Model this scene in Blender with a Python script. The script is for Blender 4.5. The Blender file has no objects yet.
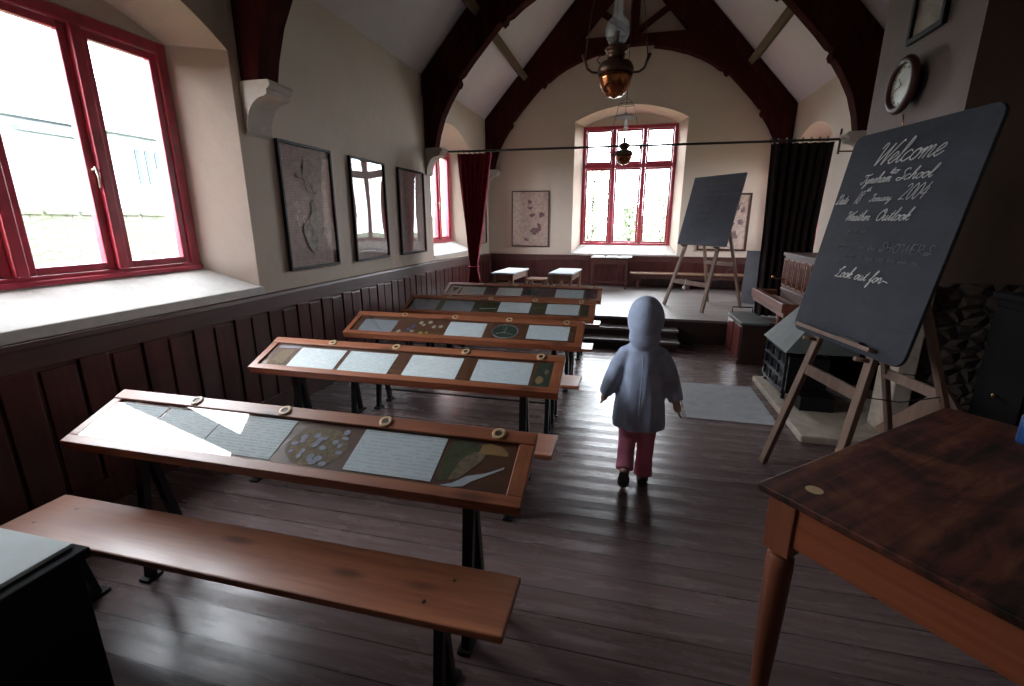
import bpy, bmesh, math, random
from mathutils import Vector, Matrix
random.seed(7)
R = math.radians
SC = bpy.context.scene
COL = SC.collection

# ------------------------------------------------------------------ camera, sky, exposure
YAW, PITCH, FPX = 13.8, 14.65, 463.7
cam_data = bpy.data.cameras.new('camera')
cam_data.sensor_width = 36.0
cam_data.lens = FPX * 36.0 / 1024.0
cam_data.clip_start = 0.05
cam = bpy.data.objects.new('camera', cam_data)
COL.objects.link(cam)
cam.location = (0, 0, 1.5)
cam.rotation_euler = (R(90 - PITCH), 0, R(YAW))
SC.camera = cam

SKY = 11.0
w = bpy.data.worlds.new('overcast_sky')
SC.world = w
w.use_nodes = True
bg = w.node_tree.nodes['Background']
bg.inputs[0].default_value = (0.90, 0.94, 1.0, 1)
bg.inputs[1].default_value = SKY
SC.view_settings.view_transform = 'Standard'
SC.view_settings.look = 'None'
SC.view_settings.gamma = 1.0
SC.view_settings.use_curve_mapping = False
SC.view_settings.exposure = 1.3

def portal(loc, rot, sx, sy):
    l = bpy.data.lights.new('window_daylight', 'AREA')
    l.shape = 'RECTANGLE'; l.size = sx; l.size_y = sy
    l.cycles.is_portal = True
    o = bpy.data.objects.new('window_daylight', l)
    COL.objects.link(o); o.location = loc; o.rotation_euler = rot
portal((-3.3, 2.0, 1.9), (0, R(-90), 0), 1.5, 1.7)
portal((-3.3, 7.08, 1.9), (0, R(-90), 0), 1.5, 1.65)
portal((3.05, 8.0, 1.95), (0, R(90), 0), 1.6, 1.4)
portal((-0.09, 9.7, 2.12), (R(-90), 0, 0), 1.75, 2.2)

# ------------------------------------------------------------------ room dimensions
XL, XR, XC = -2.71, 2.48, -0.115
YF, YB = 9.1, -2.4
EAVE, SLOPE = 3.32, 1.1
HALF = 2.595
APEX = EAVE + HALF * SLOPE
DADO = 0.962
STG_Y, STG_Z = 6.05, 0.32

# ------------------------------------------------------------------ materials
MATS = {}
def newmat(name):
    m = bpy.data.materials.new(name); m.use_nodes = True
    nt = m.node_tree
    b = nt.nodes['Principled BSDF']
    return m, nt, b
def N(nt, t, **k):
    n = nt.nodes.new(t)
    for a, v in k.items(): setattr(n, a, v)
    return n
def coords(nt, scale=(1, 1, 1), world=False, rot=(0, 0, 0)):
    mp = N(nt, 'ShaderNodeMapping'); mp.inputs['Scale'].default_value = scale; mp.inputs['Rotation'].default_value = rot
    if world:
        g = N(nt, 'ShaderNodeNewGeometry'); nt.links.new(g.outputs['Position'], mp.inputs['Vector'])
    else:
        t = N(nt, 'ShaderNodeTexCoord'); nt.links.new(t.outputs['Object'], mp.inputs['Vector'])
    return mp.outputs['Vector']
def noise(nt, vec, scale=5, detail=4, rough=0.5, dist=0.0):
    n = N(nt, 'ShaderNodeTexNoise')
    n.inputs['Scale'].default_value = scale; n.inputs['Detail'].default_value = detail
    n.inputs['Roughness'].default_value = rough; n.inputs['Distortion'].default_value = dist
    nt.links.new(vec, n.inputs['Vector']); return n.outputs['Fac']
def ramp(nt, fac, stops):
    r = N(nt, 'ShaderNodeValToRGB'); cr = r.color_ramp
    while len(cr.elements) > 1: cr.elements.remove(cr.elements[-1])
    cr.elements[0].position = stops[0][0]; cr.elements[0].color = (*stops[0][1], 1)
    for p, c in stops[1:]:
        e = cr.elements.new(p); e.color = (*c, 1)
    nt.links.new(fac, r.inputs['Fac']); return r.outputs['Color']
def mixc(nt, fac, a, b, mode='MIX'):
    m = N(nt, 'ShaderNodeMix', data_type='RGBA', blend_type=mode)
    for s, v in ((0, fac), (6, a), (7, b)):
        if isinstance(v, (int, float)): m.inputs[s].default_value = v
        elif isinstance(v, tuple): m.inputs[s].default_value = (*v, 1)
        else: nt.links.new(v, m.inputs[s])
    return m.outputs[2]
def math_(nt, op, a, b=None, clamp=False):
    m = N(nt, 'ShaderNodeMath', operation=op); m.use_clamp = clamp
    for s, v in ((0, a), (1, b)):
        if v is None: continue
        if isinstance(v, (int, float)): m.inputs[s].default_value = v
        else: nt.links.new(v, m.inputs[s])
    return m.outputs[0]
def bump(nt, b, h, strength=0.3, dist=0.01):
    n = N(nt, 'ShaderNodeBump'); n.inputs['Strength'].default_value = strength; n.inputs['Distance'].default_value = dist
    nt.links.new(h, n.inputs['Height']); nt.links.new(n.outputs[0], b.inputs['Normal'])

def plain(name, col, rough=0.6, metal=0.0, var=0.12, scale=6, bmp=0.0, coat=0.0, spec=0.5):
    m, nt, b = newmat(name)
    v = coords(nt)
    f = noise(nt, v, scale, 5)
    c2 = tuple(min(1, c * (1 + var)) for c in col); c1 = tuple(c * (1 - var) for c in col)
    nt.links.new(ramp(nt, f, [(0.3, c1), (0.7, c2)]), b.inputs['Base Color'])
    b.inputs['Roughness'].default_value = rough; b.inputs['Metallic'].default_value = metal
    b.inputs['Coat Weight'].default_value = coat; b.inputs['Specular IOR Level'].default_value = spec
    if bmp: bump(nt, b, noise(nt, v, scale * 6, 4), bmp, 0.004)
    MATS[name] = m; return m
def wood(name, dark, light, axis='X', freq=9.0, rough=0.35, coat=0.3, knots=True, bmp=0.15, world=False):
    m, nt, b = newmat(name)
    s = {'X': (0.6, freq, freq), 'Y': (freq, 0.6, freq), 'Z': (freq, freq, 0.6)}[axis]
    v = coords(nt, s, world)
    f = noise(nt, v, 1.6, 7, 0.62, 1.2)
    f2 = noise(nt, v, 9.0, 3, 0.6, 0.3)
    f = math_(nt, 'ADD', math_(nt, 'MULTIPLY', f, 0.75), math_(nt, 'MULTIPLY', f2, 0.25))
    mid = tuple((a + c) / 2 for a, c in zip(dark, light))
    c = ramp(nt, f, [(0.30, dark), (0.5, mid), (0.68, light)])
    if knots:
        k = N(nt, 'ShaderNodeTexVoronoi'); k.inputs['Scale'].default_value = 1.0
        sk = {'X': (2.1, 7, 7), 'Y': (7, 2.1, 7), 'Z': (7, 7, 2.1)}[axis]
        nt.links.new(coords(nt, sk, world), k.inputs['Vector'])
        kf = ramp(nt, k.outputs['Distance'], [(0.05, (1, 1, 1)), (0.17, (0, 0, 0))])
        c = mixc(nt, math_(nt, 'MULTIPLY', kf, 0.75), c, tuple(x * 0.28 for x in dark))
    nt.links.new(c, b.inputs['Base Color'])
    b.inputs['Roughness'].default_value = rough
    b.inputs['Coat Weight'].default_value = coat; b.inputs['Coat Roughness'].default_value = 0.18
    if name in ('truss_wood', 'purlin_wood'): b.inputs['Specular IOR Level'].default_value = 0.04; b.inputs['Roughness'].default_value = 0.9
    bump(nt, b, f, bmp, 0.003)
    MATS[name] = m; return m

wood('pine_x', (0.17, 0.048, 0.022), (0.38, 0.135, 0.062), 'X', 9, 0.40, 0.14)
wood('pine_y', (0.17, 0.048, 0.022), (0.38, 0.135, 0.062), 'Y', 9, 0.40, 0.14)
wood('display_board', (0.070, 0.026, 0.014), (0.15, 0.062, 0.030), 'X', 11, 0.4, 0.2, knots=False)
wood('display_board_green', (0.045, 0.034, 0.022), (0.085, 0.066, 0.040), 'X', 8, 0.5, 0.1, knots=False)
wood('easel_wood', (0.15, 0.085, 0.058), (0.26, 0.165, 0.12), 'Z', 10, 0.55, 0.0, knots=False)
wood('panel_wood', (0.032, 0.007, 0.007), (0.105, 0.026, 0.022), 'Z', 5, 0.33, 0.25, knots=False, world=True)
wood('rail_wood', (0.045, 0.013, 0.010), (0.11, 0.036, 0.028), 'Y', 6, 0.5, 0.05, knots=False, world=True)
wood('truss_wood', (0.022, 0.005, 0.005), (0.070, 0.017, 0.015), 'Z', 5, 0.5, 0.0, knots=False, world=True)
wood('purlin_wood', (0.09, 0.06, 0.042), (0.16, 0.115, 0.08), 'Y', 6, 0.6, 0.0, knots=False, world=True)
wood('table_apron', (0.16, 0.038, 0.016), (0.30, 0.085, 0.034), 'X', 12, 0.4, 0.15, knots=False)
wood('table_leg', (0.12, 0.032, 0.016), (0.24, 0.075, 0.034), 'Z', 12, 0.4, 0.15, knots=False)
wood('oak_light', (0.17, 0.085, 0.05), (0.33, 0.19, 0.125), 'X', 10, 0.5, 0.1, knots=False)
wood('dark_wood', (0.018, 0.007, 0.006), (0.045, 0.018, 0.014), 'X', 8, 0.45, 0.1, knots=False)
wood('organ_wood', (0.10, 0.024, 0.012), (0.22, 0.064, 0.030), 'Y', 10, 0.5, 0.08, knots=False)
wood('organ_case', (0.045, 0.010, 0.008), (0.105, 0.025, 0.018), 'Z', 10, 0.55, 0.05, knots=False)
wood('mahogany', (0.085, 0.014, 0.013), (0.15, 0.03, 0.026), 'Z', 9, 0.35, 0.3, knots=False)
wood('stage_board', (0.11, 0.09, 0.085), (0.21, 0.185, 0.175), 'X', 7, 0.42, 0.15, knots=False, world=True)
wood('purple_board', (0.09, 0.045, 0.05), (0.16, 0.09, 0.095), 'X', 9, 0.35, 0.3, knots=False)

plain('plaster_white', (0.66, 0.62, 0.55), 0.85, var=0.06, scale=3, bmp=0.25)
plain('iron', (0.012, 0.012, 0.014), 0.4, 0.5, bmp=0.1)
plain('grate_iron', (0.030, 0.034, 0.042), 0.38, 0.6, bmp=0.2)
plain('rod_iron', (0.03, 0.026, 0.024), 0.4, 0.4)
plain('hood_metal', (0.095, 0.105, 0.10), 0.75, 0.0, var=0.25, scale=4)
plain('red_paint', (0.47, 0.045, 0.075), 0.32, var=0.22, scale=9, bmp=0.15, coat=0.2)
plain('brass', (0.55, 0.35, 0.16), 0.25, 0.9)
plain('copper', (0.42, 0.15, 0.06), 0.2, 0.95, var=0.3, scale=14)
plain('lamp_bronze', (0.11, 0.062, 0.04), 0.38, 0.8)
plain('white_enamel', (0.75, 0.75, 0.74), 0.25)
plain('pale_handle', (0.6, 0.56, 0.45), 0.35, 0.5)
plain('curtain_red', (0.34, 0.018, 0.040), 0.85, var=0.3, scale=12)
plain('curtain_dark', (0.014, 0.004, 0.004), 0.9, var=0.3, scale=12)
plain('frame_black', (0.012, 0.009, 0.011), 0.55, spec=0.25)
plain('frame_brown', (0.045, 0.016, 0.011), 0.35)
plain('mount_cream', (0.46, 0.40, 0.33), 0.8, var=0.05)
plain('inkwell_ring', (0.55, 0.37, 0.20), 0.45, var=0.15)
plain('inkwell_well', (0.055, 0.028, 0.014), 0.5)
plain('screw', (0.10, 0.07, 0.05), 0.3, 0.8)
plain('fleece', (0.37, 0.43, 0.575), 0.95, var=0.14, scale=18, bmp=0.5)
plain('trousers_pink', (0.66, 0.22, 0.33), 0.9, var=0.2, scale=14, bmp=0.3)
plain('skin', (0.55, 0.33, 0.26), 0.5, var=0.06)
plain('hair', (0.12, 0.07, 0.035), 0.6)
plain('shoe_dark', (0.03, 0.018, 0.02), 0.5)
plain('eye_dark', (0.02, 0.015, 0.012), 0.2)
plain('lip', (0.45, 0.18, 0.16), 0.5)
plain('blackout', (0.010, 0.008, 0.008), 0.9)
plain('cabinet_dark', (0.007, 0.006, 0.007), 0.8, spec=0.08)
plain('cabinet_top_glare', (0.50, 0.55, 0.55), 0.6, var=0.12, scale=5, spec=0.12)  # window reflection on the cabinet top put into a pale matte colour
plain('sheet_cloth_green', (0.11, 0.135, 0.13), 0.4)
plain('blue_plastic', (0.015, 0.06, 0.20), 0.35)
plain('clock_case', (0.055, 0.012, 0.011), 0.5, spec=0.3)
plain('clock_face', (0.50, 0.50, 0.40), 0.35)
plain('slate_grey', (0.20, 0.21, 0.24), 0.6)
plain('drawing_white', (0.52, 0.54, 0.60), 0.8)
plain('shell_lilac', (0.30, 0.30, 0.38), 0.7, var=0.25, scale=40)
plain('scrap_yellow', (0.36, 0.32, 0.06), 0.7)
plain('scrap_blue', (0.07, 0.12, 0.28), 0.7)
plain('scrap_cream', (0.40, 0.38, 0.30), 0.7)
plain('sun_orange', (0.32, 0.18, 0.06), 0.8)
plain('hill_green', (0.060, 0.062, 0.018), 0.8, var=0.4, scale=60)
plain('rock_tan', (0.20, 0.14, 0.08), 0.8, var=0.35, scale=60)
plain('green_scene', (0.020, 0.042, 0.022), 0.8, var=0.5, scale=50)
plain('grass', (0.055, 0.075, 0.03), 0.95, var=0.4, scale=2)
plain('leaf', (0.30, 0.36, 0.24), 0.8, var=0.3, scale=5)
plain('bark', (0.05, 0.04, 0.03), 0.9)
plain('farm_white', (0.36, 0.38, 0.40), 0.9, var=0.05)
plain('farm_slate', (0.16, 0.18, 0.20), 0.8)
plain('farm_dark', (0.05, 0.06, 0.07), 0.8)

def plaster(name, c1, c2):
    m, nt, b = newmat(name)
    v = coords(nt, (1, 1, 1), True)
    f = noise(nt, v, 1.1, 6, 0.6)
    f2 = noise(nt, v, 14, 5, 0.6)
    c = ramp(nt, f, [(0.3, c1), (0.7, c2)])
    c = mixc(nt, math_(nt, 'MULTIPLY', f2, 0.12), c, tuple(x * 0.7 for x in c1))
    nt.links.new(c, b.inputs['Base Color'])
    b.inputs['Roughness'].default_value = 0.85
    bump(nt, b, math_(nt, 'ADD', noise(nt, v, 9, 5), math_(nt, 'MULTIPLY', f, 1.5)), 0.28, 0.02)
    MATS[name] = m
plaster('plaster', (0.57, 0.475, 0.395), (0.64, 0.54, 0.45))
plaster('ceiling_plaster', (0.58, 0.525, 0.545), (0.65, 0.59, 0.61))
plaster('chimney_plaster_shaded', (0.19, 0.145, 0.130), (0.24, 0.185, 0.165))  # breast plaster darkened in colour to stand for vignetting and dimmer light
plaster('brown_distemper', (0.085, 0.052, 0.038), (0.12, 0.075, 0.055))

def floor_mat():
    m, nt, b = newmat('floor_boards')
    g = N(nt, 'ShaderNodeNewGeometry'); sp = N(nt, 'ShaderNodeSeparateXYZ')
    nt.links.new(g.outputs['Position'], sp.inputs[0])
    wd = 0.135
    q = math_(nt, 'DIVIDE', sp.outputs['Y'], wd)
    fr = math_(nt, 'FRACT', q); idx = math_(nt, 'FLOOR', q)
    wn = N(nt, 'ShaderNodeTexWhiteNoise', noise_dimensions='1D'); nt.links.new(idx, wn.inputs['W'])
    v = coords(nt, (0.9, 14, 1), True)
    off = N(nt, 'ShaderNodeVectorMath', operation='ADD')
    cx = N(nt, 'ShaderNodeCombineXYZ'); nt.links.new(math_(nt, 'MULTIPLY', wn.outputs['Value'], 37.0), cx.inputs[0])
    nt.links.new(v, off.inputs[0]); nt.links.new(cx.outputs[0], off.inputs[1])
    f = noise(nt, off.outputs[0], 1.8, 8, 0.65, 0.8)
    wear = noise(nt, coords(nt, (0.8, 1.3, 1), True), 1.3, 5, 0.6)
    c = ramp(nt, f, [(0.30, (0.085, 0.048, 0.048)), (0.5, (0.14, 0.090, 0.088)), (0.70, (0.20, 0.145, 0.142))])
    c = mixc(nt, math_(nt, 'MULTIPLY', wn.outputs['Value'], 0.35), c, (0.050, 0.028, 0.026))
    c = mixc(nt, math_(nt, 'MULTIPLY', wear, 0.45), c, (0.17, 0.125, 0.12))
    gap = math_(nt, 'GREATER_THAN', math_(nt, 'ABSOLUTE', math_(nt, 'SUBTRACT', fr, 0.5)), 0.478)
    c = mixc(nt, math_(nt, 'MULTIPLY', gap, 0.8), c, (0.014, 0.008, 0.008))
    nt.links.new(c, b.inputs['Base Color'])
    rr = N(nt, 'ShaderNodeMapRange'); rr.inputs['To Min'].default_value = 0.17; rr.inputs['To Max'].default_value = 0.36; b.inputs['Specular IOR Level'].default_value = 0.38
    nt.links.new(noise(nt, coords(nt, (1.2, 5, 1), True), 2.2, 6, 0.65), rr.inputs['Value'])
    nt.links.new(rr.outputs[0], b.inputs['Roughness'])
    h = math_(nt, 'SUBTRACT', math_(nt, 'ADD', math_(nt, 'MULTIPLY', f, 0.3), math_(nt, 'MULTIPLY', wn.outputs['Value'], 0.25)), gap)
    cup = math_(nt, 'MULTIPLY', math_(nt, 'ABSOLUTE', math_(nt, 'SUBTRACT', fr, 0.5)), 0.9)
    bump(nt, b, math_(nt, 'ADD', h, cup), 0.5, 0.006)
    MATS['floor_boards'] = m
floor_mat()

def stone(name, c1, c2, scale=7, bstr=0.8, mortar=(0.05, 0.04, 0.035), world=True, size=0.0, lines=True):
    m, nt, b = newmat(name)
    v = coords(nt, (1, 1, 1.6), world)
    vo = N(nt, 'ShaderNodeTexVoronoi', feature='DISTANCE_TO_EDGE'); vo.inputs['Scale'].default_value = scale
    nt.links.new(v, vo.inputs['Vector'])
    vc = N(nt, 'ShaderNodeTexVoronoi'); vc.inputs['Scale'].default_value = scale; nt.links.new(v, vc.inputs['Vector'])
    f = noise(nt, v, scale * 2.5, 6, 0.65)
    c = ramp(nt, f, [(0.3, c1), (0.7, c2)])
    if lines:
        c = mixc(nt, math_(nt, 'MULTIPLY', vc.outputs['Color'], 0.4), c, c1)
        e = ramp(nt, vo.outputs['Distance'], [(0.02, (1, 1, 1)), (0.08, (0, 0, 0))])
        c = mixc(nt, e, c, mortar)
    nt.links.new(c, b.inputs['Base Color']); b.inputs['Roughness'].default_value = 0.85
    hh = math_(nt, 'ADD', math_(nt, 'MULTIPLY', vo.outputs['Distance'], 3.0 if lines else 0.0), math_(nt, 'MULTIPLY', f, 0.3))
    bump(nt, b, hh, bstr, 0.02)
    MATS[name] = m
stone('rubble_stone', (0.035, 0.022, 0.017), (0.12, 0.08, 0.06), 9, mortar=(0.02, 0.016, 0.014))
stone('smooth_stone', (0.30, 0.24, 0.19), (0.46, 0.38, 0.31), 5, 0.3, lines=False)

def coursed_wall():
    m, nt, b = newmat('garden_stone')
    br = N(nt, 'ShaderNodeTexBrick'); g = N(nt, 'ShaderNodeNewGeometry'); sp_ = N(nt, 'ShaderNodeSeparateXYZ'); cb_ = N(nt, 'ShaderNodeCombineXYZ')
    nt.links.new(g.outputs['Position'], sp_.inputs[0])
    wob = math_(nt, 'MULTIPLY', noise(nt, coords(nt, (1, 1, 1), True), 2.6, 4), 0.30)
    nt.links.new(sp_.outputs['Y'], cb_.inputs[0]); nt.links.new(math_(nt, 'ADD', sp_.outputs['Z'], wob), cb_.inputs[1]); nt.links.new(cb_.outputs[0], br.inputs['Vector'])
    br.inputs['Scale'].default_value = 1.0; br.inputs['Brick Width'].default_value = 0.30; br.inputs['Row Height'].default_value = 0.105
    br.inputs['Mortar Size'].default_value = 0.012; br.inputs['Color1'].default_value = (0.17, 0.175, 0.145, 1); br.inputs['Color2'].default_value = (0.14, 0.145, 0.12, 1)
    br.inputs['Mortar'].default_value = (0.075, 0.08, 0.06, 1)
    moss = ramp(nt, noise(nt, coords(nt, (1, 1, 1), True), 1.1, 5), [(0.5, (0, 0, 0)), (0.66, (1, 1, 1))])
    nt.links.new(mixc(nt, math_(nt, 'MULTIPLY', moss, 0.6), br.outputs['Color'], (0.10, 0.13, 0.055)), b.inputs['Base Color'])
    b.inputs['Roughness'].default_value = 0.9; MATS['garden_stone'] = m
coursed_wall()
stone('slab_grey', (0.30, 0.305, 0.315), (0.42, 0.425, 0.44), 4, 0.2, lines=False)
stone('corbel_stone', (0.42, 0.37, 0.32), (0.52, 0.47, 0.41), 4, 0.2, lines=False)
stone('sill_stone', (0.52, 0.50, 0.47), (0.64, 0.62, 0.59), 6, 0.3, lines=False)

def paper_mat(name, base, ink, lh=0.0135, strength=0.65, seed=0.0, tint=None):
    """sheet with rows of small handwriting; x along width, y along height in object space"""
    m, nt, b = newmat(name)
    t = N(nt, 'ShaderNodeTexCoord'); sp = N(nt, 'ShaderNodeSeparateXYZ'); nt.links.new(t.outputs['Object'], sp.inputs[0])
    fy = math_(nt, 'FRACT', math_(nt, 'DIVIDE', sp.outputs['Y'], lh))
    row = math_(nt, 'FLOOR', math_(nt, 'DIVIDE', sp.outputs['Y'], lh))
    band = math_(nt, 'LESS_THAN', math_(nt, 'ABSOLUTE', math_(nt, 'SUBTRACT', fy, 0.5)), 0.24)
    cb = N(nt, 'ShaderNodeCombineXYZ'); nt.links.new(math_(nt, 'MULTIPLY', sp.outputs['X'], 260), cb.inputs[0])
    nt.links.new(math_(nt, 'ADD', math_(nt, 'MULTIPLY', row, 9.7), seed), cb.inputs[1])
    nt.links.new(math_(nt, 'MULTIPLY', sp.outputs['Y'], 300), cb.inputs[2])
    nz = noise(nt, cb.outputs[0], 1.0, 2)
    on = math_(nt, 'GREATER_THAN', nz, 0.5)
    big = N(nt, 'ShaderNodeCombineXYZ'); nt.links.new(math_(nt, 'MULTIPLY', sp.outputs['X'], 22), big.inputs[0])
    nt.links.new(math_(nt, 'MULTIPLY', row, 3.1), big.inputs[1]); big.inputs[2].default_value = seed
    words = math_(nt, 'GREATER_THAN', noise(nt, big.outputs[0], 1.0, 1), 0.42)
    f = math_(nt, 'MULTIPLY', math_(nt, 'MULTIPLY', band, on), words)
    col = base
    if tint:
        col = ramp(nt, noise(nt, coords(nt, (1, 1, 1)), 16, 3), [(0.42, base), (0.62, tint)])
    c = mixc(nt, math_(nt, 'MULTIPLY', f, strength*0.6), col, ink)
    nt.links.new(c, b.inputs['Base Color']); b.inputs['Roughness'].default_value = 0.85
    MATS[name] = m
paper_mat('paper_a', (0.76, 0.82, 0.83), (0.10, 0.13, 0.17), seed=1.3)
paper_mat('paper_b', (0.80, 0.85, 0.86), (0.16, 0.18, 0.22), seed=5.1, lh=0.0115)
paper_mat('paper_c', (0.68, 0.74, 0.77), (0.12, 0.14, 0.2), seed=8.8, lh=0.016, strength=0.5)
paper_mat('paper_grey', (0.26, 0.28, 0.31), (0.10, 0.11, 0.13), seed=3.3, lh=0.012, strength=0.5)
paper_mat('chart_print', (0.46, 0.345, 0.325), (0.12, 0.08, 0.075), lh=0.022, seed=2.2, strength=0.75, tint=(0.38, 0.285, 0.27))
paper_mat('chart_far', (0.52, 0.40, 0.33), (0.20, 0.10, 0.10), lh=0.03, seed=4.4, strength=0.5, tint=(0.42, 0.30, 0.26))

def board_mat(name, c1, c2):
    m, nt, b = newmat(name)
    v = coords(nt, (1, 1, 1))
    f = noise(nt, v, 3.2, 6, 0.6, 0.6)
    f2 = noise(nt, coords(nt, (2.0, 1, 7)), 4, 5, 0.6, 1.5)
    f = math_(nt, 'ADD', math_(nt, 'MULTIPLY', f, 0.6), math_(nt, 'MULTIPLY', f2, 0.4))
    nt.links.new(ramp(nt, f, [(0.35, c1), (0.66, c2)]), b.inputs['Base Color'])
    b.inputs['Roughness'].default_value = 0.6; b.inputs['Specular IOR Level'].default_value = 0.22
    MATS[name] = m
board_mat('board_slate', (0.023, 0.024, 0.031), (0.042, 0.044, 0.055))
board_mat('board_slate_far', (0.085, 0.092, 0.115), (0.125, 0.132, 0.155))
plain('chalk', (0.62, 0.60, 0.58), 0.9)
plain('chalk_faint', (0.21, 0.205, 0.22), 0.9)
plain('chalk_far', (0.19, 0.20, 0.225), 0.9)

def table_top_mat():
    m, nt, b = newmat('table_top_stained')
    v = coords(nt, (1, 1, 1))
    f = noise(nt, v, 3.2, 8, 0.7, 1.6)
    g = noise(nt, coords(nt, (0.8, 10, 10)), 2.2, 6, 0.6, 0.8)
    f = math_(nt, 'ADD', math_(nt, 'MULTIPLY', f, 0.6), math_(nt, 'MULTIPLY', g, 0.4))
    c = ramp(nt, f, [(0.38, (0.008, 0.004, 0.003)), (0.46, (0.045, 0.014, 0.009)), (0.53, (0.11, 0.028, 0.016)), (0.62, (0.17, 0.070, 0.032))])
    nt.links.new(c, b.inputs['Base Color'])
    b.inputs['Roughness'].default_value = 0.55; b.inputs['Specular IOR Level'].default_value = 0.3
    bump(nt, b, f, 0.2, 0.003)
    MATS['table_top_stained'] = m
table_top_mat()

def glass_mat(name, tint=(1, 1, 1), ior=1.5, boost=1.0):
    m = bpy.data.materials.new(name); m.use_nodes = True; nt = m.node_tree
    for n in list(nt.nodes): nt.nodes.remove(n)
    out = N(nt, 'ShaderNodeOutputMaterial'); mx = N(nt, 'ShaderNodeMixShader')
    tr = N(nt, 'ShaderNodeBsdfTransparent'); tr.inputs[0].default_value = (*tint, 1)
    gl = N(nt, 'ShaderNodeBsdfGlossy'); gl.inputs['Roughness'].default_value = 0.0
    fr = N(nt, 'ShaderNodeFresnel'); fr.inputs['IOR'].default_value = ior
    gm = N(nt, 'ShaderNodeNewGeometry')
    f = math_(nt, 'MULTIPLY', fr.outputs[0], boost, True)
    f = math_(nt, 'MULTIPLY', f, math_(nt, 'SUBTRACT', 1.0, gm.outputs['Backfacing']))   # one reflection per sheet of glass
    nt.links.new(f, mx.inputs[0]); nt.links.new(tr.outputs[0], mx.inputs[1]); nt.links.new(gl.outputs[0], mx.inputs[2])
    nt.links.new(mx.outputs[0], out.inputs[0]); MATS[name] = m
glass_mat('glass', (0.97, 0.98, 0.98), 1.5, 1.4)
glass_mat('window_glass', (0.98, 0.99, 0.99), 1.45)
glass_mat('lamp_glass', (0.92, 0.93, 0.94), 1.6, 1.8)
_nt = MATS['lamp_glass'].node_tree; _mx = next(n for n in _nt.nodes if n.type == 'MIX_SHADER'); _tr = _mx.inputs[1].links[0].from_socket
_df = N(_nt, 'ShaderNodeBsdfTranslucent'); _df.inputs[0].default_value = (0.8, 0.82, 0.85, 1); _m2 = N(_nt, 'ShaderNodeMixShader'); _m2.inputs[0].default_value = 0.16  # whitish translucency stands in for bright reflection and refraction in the chimney
_nt.links.new(_tr, _m2.inputs[1]); _nt.links.new(_df.outputs[0], _m2.inputs[2]); _nt.links.new(_m2.outputs[0], _mx.inputs[1])

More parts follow.
